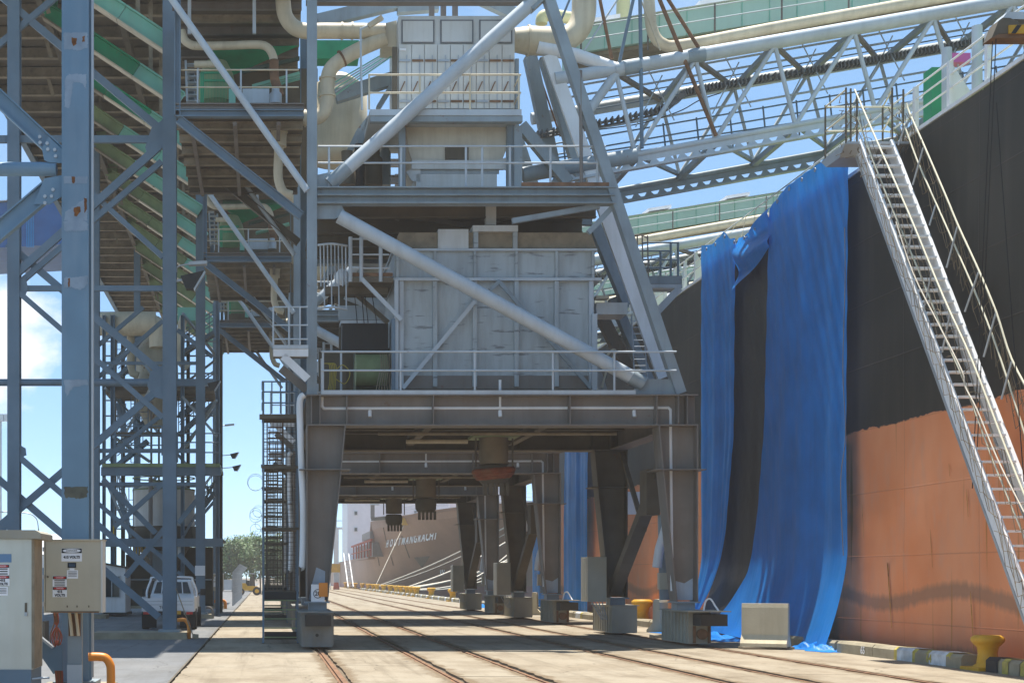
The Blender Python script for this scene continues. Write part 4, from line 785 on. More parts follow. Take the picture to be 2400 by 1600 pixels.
# ------------------------------------------------------------------ lamps on the columns
def lamp_arm(name, label, base, tip, head, Y, sz):
    l = thing(name, label, 'lamp', W(base, Y), 'street lamps bracketed to gallery columns')
    tub(l, 'arm', curve([W(base, Y), W((base[0]+.1*(tip[0]-base[0]), tip[1]+6*sz), Y), W(tip, Y)]), .025, galv, 8)
    MB().obb(W(tip, Y), W(head, Y), Vector((0, 0, .045)), Vector((0, .12, 0))).build('lamp_head', greyl, l); return l
lamp_arm('lamp_arm', 'grey street lamp on a bent arm on the second blue column', B(1202, 400), B(1285, 345), B(1410, 338), BY[1]-.1, 1)
lamp_arm('lamp_arm', 'small street lamp on a bent arm on the fourth blue column', B(1502, 1520), B(1530, 1442), B(1595, 1436), BY[3]-.1, .5)
def flood(label, c, Y, s, arm=.45):
    l = thing('floodlight', label, 'floodlight', W(c, Y), 'floodlights clamped to gallery columns')
    q = W(c, Y); v = Vector((.35, 0, .35))*s
    MB().prism([q+Vector((-.1, -.15, .05))*s, q+Vector((.55, -.15, .2))*s, q+Vector((.25, -.15, -.3))*s, q+Vector((.05, -.15, -.3))*s], (0, .3*s, 0)).build('housing', black, l)
    MB().prism([q+Vector((.56, -.13, .2))*s, q+Vector((.6, -.13, .16))*s, q+Vector((.3, -.13, -.34))*s, q+Vector((.26, -.13, -.3))*s], (0, .26*s, 0)).build('lens', greyl, l)
    MB().bar(q+Vector((-arm, 0, -.1))*s, q+Vector((.1, 0, 0))*s, .06*s, .06*s).build('bracket', greyl, l)
    return l
flood('large black floodlight tilted down from the second blue column', B(1255, 445), BY[1]-.1, 1.0)
flood('small black floodlight on the third blue column', B(1425, 1165), BY[2]-.1, .8)
for k, (x, y) in enumerate(((1575, 15), (1590, 100))): flood(('upper', 'lower')[k]+' of two tiny floodlights high on the fourth blue column', C(x, y), BY[3]-.1, .7, 1.25)
# ------------------------------------------------------------------ blue clad transfer house (elevated, left edge)
bh = thing('transfer_house', 'blue clad conveyor house with pale corrugated roof behind the gallery', 'building', (W((40, 0), 95).x, 98, 0))
navy = mat('navy_cladding', (.025, .10, .26), .5, var=.12); navy2 = mat('lit_stripe_blue', (.03, .24, .50), .5, var=.08)
a, b = W((-220, 588), 95), W((155, 480), 95)
MB().prism([W((-220, 592), 95), W((155, 572), 95), W((155, 470), 95), W((90, 468), 95), W((-220, 492), 95)], (0, 8, 0)).build('wall', navy, bh)
wl = MB()
for k in range(5): p0 = W(A(180+k*11, 1500), 94.93); wl.box((p0.x, 94.9, W((0, 580), 95).z), (p0.x+.06, 94.99, W((0, 498), 95).z))  # lit stripes of the wall painted in as brighter blue strips
wl.build('lit_stripes', navy2, bh)
rf2 = MB()
p0, p1 = W((-220, 487), 94.6), W((95, 461), 94.6); p2, p3 = W((100, 440), 94.6)+Vector((0, 9, .4)), W((-220, 455), 94.6)+Vector((0, 9, .4)); n = 60
for k in range(n):
    t0, t1 = k/n, (k+.5)/n; rf2.add([p0.lerp(p1, t0), p0.lerp(p1, t1)-Vector((0, 0, .07)), p3.lerp(p2, t1)-Vector((0, 0, .07)), p3.lerp(p2, t0)], [(0, 1, 2, 3)]); t2 = (k+1)/n
    rf2.add([p0.lerp(p1, t1)-Vector((0, 0, .07)), p0.lerp(p1, t2), p3.lerp(p2, t2), p3.lerp(p2, t1)-Vector((0, 0, .07))], [(0, 1, 2, 3)])
rf2.build('roof', white, bh)
for px_ in (30, -140): 
    for dy in (1, 7): q = W((px_, 585), 95+dy); MB().box((q.x-.2, 95+dy-.2, 0), (q.x+.2, 95+dy+.2, q.z)).build('support_leg', blue_d, bh)
# ------------------------------------------------------------------ hopper tower behind the columns
YT = 63.0
ht = thing('hopper_tower', 'grey hopper tower with white silo, stairs and cream ducts behind the columns', 'tower', (W((380, 0), YT).x, YT+3, 0))
rp2 = lambda nm, cf, x0, y0, x1, y1, Y, dp, mt: rectc(ht, nm, cf, x0, y0, x1, y1, Y, dp, mt)
for x, w in ((130, 30), (215, 40), (590, 18), (1235, 40), (895, 36)):
    a = M7(x, 0); c = W(a, YT); ww = m(w*.2423, YT)
    MB().ibar((c.x, YT+.4, 0), (c.x, YT+.4, W(M7(0, 60 if x != 590 else 900), YT).z), ww, .25).build('tower_post', blue_d if x != 590 else brown, ht)
    MB().ibar((c.x, YT+5, 0), (c.x, YT+5, W(M7(0, 60), YT).z), ww, .25).build('tower_post', dark, ht)
rp2('floor_beam', M8, 120, 105, 1260, 138, YT-.1, 5.5, olive); rp2('floor_beam', M8, 110, 140, 1270, 222, YT, .3, blue_d); rp2('floor_beam', M8, 140, 830, 1290, 910, YT, .3, blue_d); rp2('floor_plate', M8, 140, 835, 1290, 850, YT+.3, 5, dark)
rp2('floor_beam', M7, 120, 690, 1200, 760, YT+.2, .25, blue_d); rp2('floor_plate', M7, 120, 765, 1200, 800, YT+.5, 4, dark)
rp2('floor_beam', M7, 250, 1205, 900, 1245, YT+.3, .2, dark); rp2('floor_beam', M7, 900, 800, 1200, 850, YT+2, .2, dark); rp2('floor_beam', M7, 900, 885, 1200, 908, YT+2, .2, dark)
sc_ = W(M8(715, 700), YT+2.4); zs = W(M8(0, 365), YT+1).z; rs_ = m(302*.2423, YT+2)
silo = MB().lathe((sc_.x, YT+2.6, W(M8(0, 705), YT+1).z), [(rs_, 0), (rs_, zs-W(M8(0, 705), YT+1).z), (rs_*1.02, zs-W(M8(0, 705), YT+1).z+.05), (rs_*.4, zs-W(M8(0, 705), YT+1).z+.5)], 32).build('silo', palegrey, ht)
for h in (.0, .55, 1.0): tub(silo, 'silo_rail', [(sc_.x+rs_*math.cos(t*math.pi/12), YT+2.6+rs_*math.sin(t*math.pi/12), zs+.1+h) for t in range(25)], .03, olive, 6)
tub(ht, 'down_pipe', [W(M8(590, 240), YT+.6), W(M8(590, 700), YT+.6)], .1, brown)
zb_ = W(M8(0, 705), YT+1).z
MB().lathe((sc_.x, YT+2.6, zb_-2.2), [(.5, 0), (rs_*.9, 1.4), (rs_*1.05, 1.9), (rs_*1.05, 2.19)], 24).build('silo_cone', dark, ht)
for x0, x1 in ((380, 430), (990, 1030)): rp2('cone_leg', M8, x0, 712, x1, 830, YT+.8, .3, dark)
MB().lathe((W(M7(650, 0), YT+2.5).x, YT+2.6, W(M7(0, 1150), YT+2).z), [(.5, 0), (.95, 1.0), (1.0, 2.2), (.95, 3.6), (.5, 4.3)], 22).build('surge_bin', mat('stained_bin', (.42, .38, .28), .6, var=.2, dirt=.6, dirtcol=(.25, .12, .05), rust=.5), ht)
tub(ht, 'cream_duct', [W(M7(-60, 185), YT+1), W(M7(20, 185), YT+1), W(M7(120, 160), YT+1), W(M7(640, 160), YT+1)], [.1, .4, .55, .55], cream, 18)
tub(ht, 'cream_duct', curve([W(M7(600, 165), YT+1), W(M7(650, 190), YT+1), W(M7(668, 260), YT+1), W(M7(672, 390), YT+1)]), .45, cream, 18)
tub(ht, 'cream_duct', [W(M7(398, 200), YT+1.5), W(M7(398, 560), YT+1.5), W(M7(415, 640), YT+1.5), W(M7(470, 660), YT+1.5)], .18, cream, 12)
tub(ht, 'cream_duct', curve([W(M7(915, 90), YT+1), W(M7(890, 190), YT+1), W(M7(880, 330), YT+1), W(M7(860, 480), YT+1), W(M7(945, 590), YT+1)]), .2, cream, 14)
rp2('green_bin', M7, 850, 0, 1030, 130, YT+1.5, 1.5, mint)
def flight(p, q, Y, w, n):
    a, b = W(p, Y), W(q, Y); mb = MB()
    for dy in (0, w): mb.bar(a+Vector((0, dy, 0)), b+Vector((0, dy, 0)), .18, .05); mb.bar(a+Vector((0, dy, .55)), b+Vector((0, dy, .55)), .04, .04); mb.bar(a+Vector((0, dy, 1.0)), b+Vector((0, dy, 1.0)), .05, .05)
    for k in range(n): c = a.lerp(b, k/n); mb.box((c.x-.12, Y, c.z), (c.x+.12, Y+w, c.z+.03))
    for k in range(0, n+1, 3): c = a.lerp(b, k/n); mb.bar(c, c+Vector((0, 0, 1)), .04, .04)
    return mb.build('stair_flight', blue_d, ht)
for cf, p, q in ((M7, (260, 680), (620, 330)), (M7, (330, 260), (560, 430)), (M7, (260, 1340), (640, 1000)), (M7, (900, 430), (1200, 240)), (M7, (860, 1230), (1200, 920)), (M7, (860, 1050), (1200, 820)), (M8, (250, 130), (560, -120)), (M8, (1010, 640), (1210, 380)), (M8, (270, 420), (370, 720)), (M7, (270, 930), (330, 1230))): flight(cf(*p), cf(*q), YT+3.4, .8, 14)
def vladder(cf, x, y0, y1, w):
    mb = MB(); a = W(cf(x, y1), YT+1.8); b = W(cf(x, y0), YT+1.8); mb.bar(a, b, .04, .04); mb.bar(a+Vector((w, 0, 0)), b+Vector((w, 0, 0)), .04, .04); n = int((b.z-a.z)/.3)
    for k in range(n): z = a.z+k*.3; mb.bar((a.x, a.y, z), (a.x+w, a.y, z), .03, .03)
    return mb.build('ladder', blue_d, ht)
for cf, x, y0, y1, w in ((M7, 265, 220, 470, .35), (M7, 270, 930, 1200, .38), (M8, 380, 340, 710, .2), (M7, 400, 860, 1500, .3), (M7, 440, 800, 1200, .6), (M8, 250, 400, 510, .35)): vladder(cf, x, y0, y1, w)
for cf, x0, x1, y in ((M7, 250, 700, 1330), (M7, 850, 1260, 1400), (M8, 240, 380, 735)): 
    a, b = W(cf(x0, y+100), YT), W(cf(x1, y+100), YT); railing(ht, 'handrail', [a, b], (.45, .9, 1.3), .03, blue_d, .9)
for cf, a, b in ((M7, (140, 60), (600, 640)), (M7, (600, 80), (140, 640)), (M7, (150, 780), (600, 1230)), (M7, (590, 780), (200, 1480)), (M7, (900, 60), (1230, 480)), (M7, (1230, 500), (890, 760)), (M7, (895, 860), (1235, 1250)), (M7, (1230, 900), (900, 1400)), (M7, (230, 1250), (580, 1490)), (M8, (1240, 240), (900, 820)), (M8, (140, 240), (400, 820))):
    bar(ht, 'tower_brace', W(cf(*a), YT+rb.choice((.2, 5.1))), W(cf(*b), YT+rb.choice((.3, 5.0))), .11, .1, grey)
for cf, y in ((M7, 330), (M7, 470), (M7, 640), (M7, 900), (M7, 1050), (M8, 330)): bar(ht, 'tower_rail', W(cf(130, y), YT+5.1), W(cf(1230, y), YT+5.1), .07, .07, grey)
yv = mat('yellow_handrail', (.5, .32, .03), .6)
rp2('yellow_frame', M8, 225, 700, 238, 825, YT-.1, .05, yv)
for k in range(6): rp2('valve', M8, 390+28*k, 905, 402+28*k, 985+15*(k % 3), YT+.6, .1, yv)
brw = mat('dark_brown_cladding', (.085, .07, .045), .8, var=.25, dirt=.4)
rp2('back_wall', M8, 350, 985, 1195, 1480, YT+5.4, .2, brw); rp2('side_shed', M8, 850, 915, 1190, 1470, YT+4.2, 1.0, brw)
MB().prism([W(M8(x, y), YT+1.5) for x, y in ((520, 910), (760, 910), (700, 1180), (650, 1180))], (0, 1.6, 0)).build('outlet_chute', grey, ht)
rp2('scale_plate', M8, 850, 900, 905, 985, YT+.4, .05, palegrey)
a = W(M8(0, 1230), YT+2); tub(ht, 'barrier_rail', [W(M8(340, 1228), YT+2), W(M8(1180, 1228), YT+2)], .04, galv)
# ------------------------------------------------------------------ site hut
YU = 64
hut = thing('site_hut', 'small white portable hut with a sliding window', 'hut', (W(M8(200, 0), 60).x, 62, 0))
HY = 61.0
x0, x1 = W(M8(-80, 0), HY).x, W(M8(345, 0), HY).x; z1 = W(M8(0, 1120), HY).z
MB().prism([(x0, HY, .18), (x1, HY, .18), (x1, HY, z1), (x0, HY, z1+.35)], (0, 2.4, 0)).build('body', white, hut)
MB().box((x0-.05, HY-.05, .06), (x1+.06, HY+2.45, .178)).build('skid', black, hut)
MB().prism([(x0-.06, HY-.08, z1+.36), (x1+.06, HY-.08, z1+.0), (x1+.06, HY-.08, z1+.06), (x0-.06, HY-.08, z1+.42)], (0, 2.55, 0)).build('roof', dark, hut)
a, b = W(M8(140, 1395), HY), W(M8(290, 1200), HY); wf = MB().box((a.x-.04, HY-.03, a.z-.04), (b.x+.04, HY-.002, b.z+.04)).build('window_frame', galv, hut)
MB().box((a.x, HY-.036, a.z), ((a.x+b.x)/2-.02, HY-.031, b.z)).build('pane', glass, wf); MB().box(((a.x+b.x)/2+.02, HY-.036, a.z), (b.x, HY-.031, b.z)).build('pane', glass, wf)
# ------------------------------------------------------------------ near electrical cabinets
YK = 19.0
bxc = thing('switch_box', 'beige switch box with 415 VOLTS signs mounted before the nearest column', 'switch box', (W(SG(750, 0), YK).x, YK+.2, 0))
body = rectc(bxc, 'body', SG, 446, 112, 1032, 850, YK, .34, beige)
a0, a1 = SG(440, 100), SG(1055, 112); rect(body, 'rain_hood', a0[0], a0[1], a1[0], a1[1], YK-.03, .4, beige)
rectc(body, 'door_lip', SG, 1030, 112, 1048, 848, YK-.012, .36, palegrey)
rectc(bxc, 'channel_post', SG, 690, 850, 836, 1640, YK+.25, .1, grey); rectc(bxc, 'cable_slot', SG, 700, 860, 822, 1088, YK+.235, .012, rusty)
for x in (720, 785): tub(bxc, 'cable', [W(SG(x-10, 850), YK+.2), W(SG(x+8, 1000), YK+.2), W(SG(x+15, 1085), YK+.2)], .022, cream, 8)
rectc(bxc, 'cover_plate', SG, 684, 1380, 838, 1640, YK+.22, .02, greyl)
for x in (685, 785, 905): rectc(body, 'latch', SG, x-4, 775, x+6, 795, YK-.012, .011, dark)
rectc(body, 'latch', SG, 478, 475, 495, 492, YK-.012, .011, dark)
def sticker(p, cf, x0, y0, x1, y1, mt, Y, nm='sticker'): return rectc(p, nm, cf, x0, y0, x1, y1, Y-.004, .003, mt)
def label_lines(s, cf, x0, x1, ys, Y):
    for y in ys: rectc(s, 'print_line', cf, x0, y, x1, y+5, Y-.0065, .002, signk)
def danger(p, cf, x0, y0, x1, y1, Y, txt, hdr=signk):
    hh_ = y0+(y1-y0)*(.36 if hdr is signk else .3)
    s = sticker(p, cf, x0, y0, x1, y1, signw, Y, 'danger_label'); rectc(s, 'header', cf, x0+2, y0+2, x1-2, hh_, Y-.0065, .002, signk)
    cxx, cyy = (x0+x1)/2, (y0+hh_)/2; q = W(cf(cxx, cyy), Y-.0072); rx = (W(cf(x1, 0), Y).x-W(cf(x0, 0), Y).x)*.44; rz = (W(cf(0, y0), Y).z-W(cf(0, hh_), Y).z)*.4
    MB().add([(q.x+rx*math.cos(t*math.pi/10), Y-.0068, q.z+rz*math.sin(t*math.pi/10)) for t in range(20)], [tuple(range(19, -1, -1))]).build('oval', signr if hdr is signr else signw, s)
    text(s, 'word', 'DANGER', (q.x, Y-.008, q.z), rz*1.5, signw if hdr is signr else signk, ex=.0005)
    h = (y1-hh_); L_ = txt.split('\n'); wid = (W(cf(x1, 0), Y).x-W(cf(x0, 0), Y).x)
    for i, t in enumerate(L_):
        c = W(cf(cxx, hh_+h*(i+.5)/len(L_)), Y-.008); sz = min((W(cf(0, 0), Y).z-W(cf(0, h/len(L_)), Y).z)*.95, wid/max(1, len(t))*1.5)
        if t == '-': rectc(s, 'print_line', cf, x0+18, hh_+h*(i+.3)/len(L_), x1-18, hh_+h*(i+.72)/len(L_), Y-.0065, .002, signk)
        else: text(s, 'word', t, (c.x, Y-.008, c.z), sz, signk, ex=.0005, bold=.002)
    return s
for y in (180, 460, 740): tub(body, 'hinge', [W(SG(444, y), YK-.01), W(SG(444, y+45), YK-.01)], .012, galv, 8)
rectc(body, 'door_gap', SG, 462, 128, 466, 836, YK-.003, .002, dark); rectc(body, 'door_gap', SG, 466, 832, 1014, 836, YK-.003, .002, dark); rectc(body, 'drip_stain', SG, 520, 838, 1010, 849, YK-.004, .003, rusty)
danger(body, SG, 627, 193, 837, 326, YK, '415 VOLTS')
danger(body, SG, 537, 475, 682, 582, YK, '-\n-\n-\n-', signr); danger(body, SG, 537, 585, 684, 690, YK, '415\nVOLTS', signr)
s = sticker(body, SG, 690, 338, 778, 392, signk, YK); 
for y in (350, 364, 376): rectc(s, 'print_line', SG, 704, y, 766, y+3, YK-.0065, .002, signb)
s = sticker(body, SG, 684, 415, 797, 502, signw, YK); label_lines(s, SG, 696, 785, (428, 443, 458, 473), YK); sticker(body, SG, 710, 394, 760, 414, signw, YK)
# left tall cabinet
YL = 17.6
tc_ = thing('power_cabinet', 'tall stainless grey power cabinet cut by the left edge, with lock and warning labels', 'cabinet', (W(SG(100, 0), YL).x, YL+.3, 0))
xk0 = W(SG(-420, 0), YL).x; xk1 = W(SG(330, 0), YL).x; zk = W(SG(0, 1430), YL).z; zk1 = W(SG(0, 98), YL).z
stl = mat('stainless_cabinet', (.50, .49, .43), .3, metal=.45, var=.1, dirt=.3, dirtcol=(.36, .31, .22), scale=1.6)
cb = MB().box((xk0, YL, zk), (xk1, YL+.8, zk1)).build('body', stl, tc_)
MB().box((xk0, YL-.03, zk-.35+.0), (xk1-.01, YL+.78, zk-.002)).build('plinth', blue_d, tc_)
MB().box((xk0, YL, 0), (xk1-.02, YL+.78, zk-.352)).build('plinth', conc2, tc_)
MB().prism([(xk0-.1, YL-.1, zk1+.002), (xk1+.12, YL-.1, zk1+.002), (xk1+.12, YL-.1, zk1+.07), (xk1+.05, YL-.1, zk1+.11), (xk0-.1, YL-.1, zk1+.11)], (0, 1.0, 0)).build('roof', dusty, tc_)
rectc(cb, 'door_edge', SG, 322, 100, 350, 1420, YL-.014, .6, tan)
rectc(cb, 'handle_slot', SG, 252, 748, 276, 850, YL-.01, .008, dark); rectc(cb, 'padlock', SG, 248, 845, 278, 884, YL-.03, .02, galv)
sticker(cb, SG, -40, 250, 117, 336, signb, YL)
danger(cb, SG, -45, 358, 95, 465, YL, '-\n-\n-', signr); danger(cb, SG, -45, 470, 97, 575, YL, '415\nVOLTS', signr); s = sticker(cb, SG, -45, 585, 80, 675, signw, YL); label_lines(s, SG, -30, 66, (600, 615, 630, 645), YL)
tub(cb, 'door_stay', [W(SG(330, 1525), YL-.02), W(SG(420, 1515), YL-.02), W(SG(505, 1512), YL-.02)], .014, galv, 6)
# support plate and red cables between cabinet and column
MB().prism([W(SG(*p), 19.4) for p in ((340, 1050), (560, 1205), (640, 1165), (640, 1440), (560, 1440), (350, 1210))], (0, .03, 0)).build('foot_gusset', blue_d, ga)
MB().bar(W(SG(345, 1045), 19.36), W(SG(545, 1205), 19.36), .03, .15).build('gusset_flange', galv, ga)
redc = mat('red_cable', (.35, .09, .05), .6)
rc = thing('cable_bundle', 'bundle of red cables hanging below the 415 volt switch box', 'cables', W(SG(570, 1640), 19.45))
for k in range(9): tub(rc, 'cable', curve([W(SG(545+k*6, 850), 19.45+.02*(k % 3)), W(SG(555+(k*5 % 9)*5, 950), 19.45), W(SG(512+(k*4 % 9)*15, 1090), 19.45+.03*(k % 2)), W(SG(530+(k*7 % 9)*12, 1250), 19.5), W(SG(560+k*9, 1420), 19.55), W(SG(575+k*8, 1600), 19.6)]), .009, redc if k % 3 else rusty, 6)
o = tub(None, 'orange_pipe', curve([W(SG(905, 1300), 19.3), W(SG(990, 1298), 19.3), W(SG(1075, 1310), 19.3), W(SG(1120, 1370), 19.3), W(SG(1132, 1450), 19.3), W((260, 1352+F*H/19.3), 19.3)]), .06, orange, 14)
tag(o, 'bright orange bent conduit at the foot of the nearest column', 'conduit', 'orange bent conduits at the column feet')
o = tub(None, 'orange_pipe', curve([W(UT(755, 1125), 38.9), W(UT(860, 1120), 38.9), W(UT(915, 1170), 38.9), W(UT(935, 1260), 38.9), W((443, 1352+F*H/38.9), 38.9)]), .055, orange, 12); tag(o, 'orange bent conduit beside the broom at the second column', 'conduit', 'orange bent conduits at the column feet')
o = tub(None, 'orange_pipe', curve([W(UT(1390, 830), 76), W(UT(1460, 830), 76), W(UT(1490, 870), 76), W(UT(1490, 965), 76)]), .09, orange, 10); tag(o, 'small orange bent conduit under the far beige switch box', 'conduit', 'orange bent conduits at the column feet')
o = tub(None, 'orange_pipe', curve([W(UT(1195, 935), 57.8), W(UT(1255, 935), 57.8), W(UT(1290, 985), 57.8), W(UT(1298, 1095), 57.8)]), .05, brown, 10); tag(o, 'rusty brown bent conduit at the third column', 'conduit', 'orange bent conduits at the column feet')
br = thing('broom', 'long handled broom leaning on the second blue column', 'broom', W(UT(1035, 1390), 38.4))
tub(br, 'handle', [W(UT(990, 1345), 38.45), W(UT(735, 640), 39.15)], .016, tan, 6); MB().obb(W(UT(985, 1370), 38.45), W(UT(1080, 1375), 38.45), Vector((0, 0, .06)), Vector((0, .05, 0))).build('brush_head', tan, br)
sb2 = thing('switch_box', 'small far beige switch box with stickers beyond the white ute', 'switch box', (W(UT(1360, 0), 75).x, 75, 0))
bb = rectc(sb2, 'body', UT, 1252, 425, 1462, 680, 75, .5, beige); rectc(bb, 'rain_hood', UT, 1250, 412, 1465, 424, 74.95, .6, white); rectc(sb2, 'post', UT, 1320, 682, 1405, 950, 75.2, .25, dusty); rectc(sb2, 'orange_band', UT, 1318, 815, 1408, 860, 75.15, .32, orange)
for x0, y0_, x1_, y1_ in ((1320, 460, 1390, 495), (1300, 500, 1340, 530), (1290, 545, 1340, 615)): sticker(bb, UT, x0, y0_, x1_, y1_, signw, 75)
bs = rectc(None, 'blank_sign', UT, 1026, 292, 1180, 445, BY[2]-.26, .02, signw); tag(bs, 'blank white square sign on the third blue column', 'sign')
# ================================================================== moored ship on the right
XH = 13.8
def hull_mat():
    mt = bpy.data.materials.new('hull_paint'); mt.use_nodes = True; t = mt.node_tree; l = t.links.new; b = t.nodes['Principled BSDF']; b.inputs['Roughness'].default_value = .55; b.inputs['Specular IOR Level'].default_value = .3
    g = N(t, 'ShaderNodeNewGeometry'); sp = N(t, 'ShaderNodeSeparateXYZ'); l(g.outputs['Position'], sp.inputs[0])
    def math_(op, a, b_=None):
        n = N(t, 'ShaderNodeMath', operation=op)
        for i, v in enumerate((a, b_)):
            if v is None: continue
            if isinstance(v, (int, float)): n.inputs[i].default_value = v
            else: l(v, n.inputs[i])
        return n.outputs[0]
    def noise(scale, detail=4, mp_=None, rough=.5):
        n = N(t, 'ShaderNodeTexNoise'); n.inputs['Scale'].default_value = scale; n.inputs['Detail'].default_value = detail; n.inputs['Roughness'].default_value = rough
        if mp_: q = N(t, 'ShaderNodeMapping'); q.inputs['Scale'].default_value = mp_; l(g.outputs['Position'], q.inputs[0]); l(q.outputs[0], n.inputs['Vector'])
        else: l(g.outputs['Position'], n.inputs['Vector'])
        return n.outputs['Fac']
    def step(v, a, b_): r = N(t, 'ShaderNodeMapRange'); r.inputs['From Min'].default_value = a; r.inputs['From Max'].default_value = b_; l(v, r.inputs['Value']); return r.outputs[0]
    def mix(f, a, b_):
        n = N(t, 'ShaderNodeMixRGB')
        for i, v in enumerate((f, a, b_)):
            if isinstance(v, tuple): n.inputs[i].default_value = (*v, 1)
            elif isinstance(v, (int, float)): n.inputs[i].default_value = v
            else: l(v, n.inputs[i])
        return n.outputs[0]
    Z = sp.outputs['Z']; Y = sp.outputs['Y']
    edge = math_('ADD', Z, math_('MULTIPLY', math_('SUBTRACT', noise(2.2, 6, None, .7), .5), .22))
    edge = math_('ADD', edge, math_('MULTIPLY', math_('SUBTRACT', noise(.3), .5), .25))
    up_ = step(edge, 5.07, 5.09)
    org = mix(step(noise(.7, 5, (1, 1, .6)), .35, .7), (.72, .245, .095), (.78, .32, .155)); org = mix(math_('MULTIPLY', step(noise(1.4, 8, (1, 1.6, .5), .65), .52, .75), .4), org, (.52, .33, .25))
    low = step(edge, 1.1, .3); org = mix(math_('MULTIPLY', low, .5), org, (.36, .10, .06))
    blk = mix(step(noise(.5, 5), .3, .7), (.030, .028, .023), (.047, .042, .034)); blk = mix(math_('MULTIPLY', step(noise(1.6, 7, (1, 1.3, .08), .6), .5, .72), .5), blk, (.075, .065, .05))
    # wavy scuff bands left by fenders
    wv = math_('MULTIPLY', math_('SINE', math_('MULTIPLY', Y, .95)), .16)
    def band(c, w, k):
        d = math_('ABSOLUTE', math_('SUBTRACT', math_('SUBTRACT', Z, wv), c)); d = math_('ADD', d, math_('MULTIPLY', math_('SUBTRACT', noise(9, 5, (1, 1, .15)), .5), .18)); return math_('MULTIPLY', step(d, w, w*.4), k)
    org = mix(band(1.28, .22, .62), org, (.19, .13, .09)); org = mix(band(.0, .2, .6), org, (.15, .085, .06))
    # rust runs
    st = math_('MULTIPLY', step(noise(3.2, 2, (1, 1.1, .035)), 0.66, .72), .85); org = mix(st, org, (.36, .15, .02))
    # plate seams
    def seam(v, p, w): return step(math_('ABSOLUTE', math_('SUBTRACT', math_('FRACT', math_('DIVIDE', v, p)), .5)), w/p, .3*w/p)
    sm = math_('MAXIMUM', seam(Z, 1.45, .02), seam(Y, 3.2, .018))
    col = mix(up_, org, blk); col = mix(math_('MULTIPLY', sm, .22), col, (.08, .05, .035))
    l(col, b.inputs['Base Color'])
    bn = N(t, 'ShaderNodeBump'); bn.inputs['Strength'].default_value = .5; bn.inputs['Distance'].default_value = .06; h = math_('ADD', math_('MULTIPLY', noise(.45, 3), 1.0), math_('MULTIPLY', sm, .15)); l(h, bn.inputs['Height']); l(bn.outputs[0], b.inputs['Normal'])
    return mt
HM = hull_mat()
ship = thing('bulk_ship', 'large moored ship with black topsides and orange lower hull', 'ship', (27, 35, -2.4))
ZK = 11.08
def hullpt(u, v):
    y = -25+u*107; z = -3+v*(ZK+3); r = max(0, (y-68)/14); x = XH+r*r*5*(1.1-.5*v); return Vector((x+.012*math.sin(y*1.9)+.01*math.sin(y*.7+z*1.3), y, z))
hm = MB().grid(hullpt, 150, 24); hm.box((XH+6, -25, -3), (XH+27, 82, ZK-.3)); hull = hm.build('hull', HM, ship)
MB().box((XH+.02, -25, ZK-.02), (XH+6.2, 70, ZK+.03)).build('deck', olive, ship)
shp = lambda p, X=XH+.05: WX(p, X)
bar(ship, 'sheer_strake', (XH+.02, -20, ZK+.06), (XH+.02, 68, ZK+.06), .08, .1, white)
rr_ = random.Random(77); runm = mat('rust_run', (.44, .20, .045), .9, var=.35, scale=9, dirt=.4, dirtcol=(.26, .11, .04))
def rust_run(x0, y0, y1, w):
    pts = []; n = 9
    for s_ in (0, 1):
        for k in range(n+1):
            t_ = k/n if s_ == 0 else 1-k/n; wd_ = .6*w*(.25+.75*math.sin(min(1, t_*1.3+.1)*2.6))*rr_.uniform(.6, 1.1); pts.append(WX((x0+10*t_*(y1-y0)/160+(wd_ if s_ else -wd_), y0+(y1-y0)*t_), XH-.034))
    MB().add(pts, [tuple(range(len(pts)))]).build('rust_run', runm, hull)
for a_ in ((2080, 1318, 1470, 2.2), (2080, 1318, 1350, 3.0), (2274, 1384, 1525, 2.4), (2265, 1146, 1210, 1.6), (2224, 1086, 1115, 1.2), (2020, 1180, 1260, .9), (2180, 1240, 1330, 1.0), (1452, 1335, 1450, 2.4), (1462, 1300, 1440, 1.6), (1440, 1330, 1400, 1.2), (2340, 1120, 1180, 1.2)): rust_run(*a_)
# bulwark rails and stanchions
ry = 12.0; k = 0
while ry < 68:
    if not (31.3 < ry < 44.2):
        MB().box((XH+.03, ry-.05, ZK+.03), (XH+.12, ry+.05, ZK+1.05)).build('stanchion', white, ship)
        if k % 2: MB().prism([(XH+.12, ry-.02, ZK+.03), (XH+.75, ry-.02, ZK+.03), (XH+.14, ry-.02, ZK+.95)], (0, .04, 0)).build('stay_bracket', white, ship)
    ry += 1.15 if ry > 31 else 1.5; k += 1
for h in (.5, .78, 1.04): tub(ship, 'rail', [(XH+.07, 5, ZK+h), (XH+.07, 31.2, ZK+h)], .022, white, 6); tub(ship, 'rail', [(XH+.07, 43.5, ZK+h), (XH+.07, 68, ZK+h)], .022, white, 6)
tub(ship, 'rail', [(XH+.07, 31.2, ZK+1.02), (XH+.07, 43.5, ZK+1.02)], .02, white, 6)
for (x0, y0_, x1, y1_) in ((1480, 330, 1535, 790), (1685, 180, 1742, 680)):
    X = XH+.35; c = WX(J((x0+x1)/2, y1_), X); top = WX(J((x0+x1)/2, y0_), X); MB().tube([(X, c.y, ZK), (X, c.y, top.z)], .1, 12).build('mooring_post', greyl, ship)
g0 = WX(J(1407, 700), XH+1.0); MB().box((XH+.9, g0.y-.2, ZK), (XH+1.3, g0.y+.2, WX(J(1407, 480), XH+1).z)).build('green_pillar', green, ship)
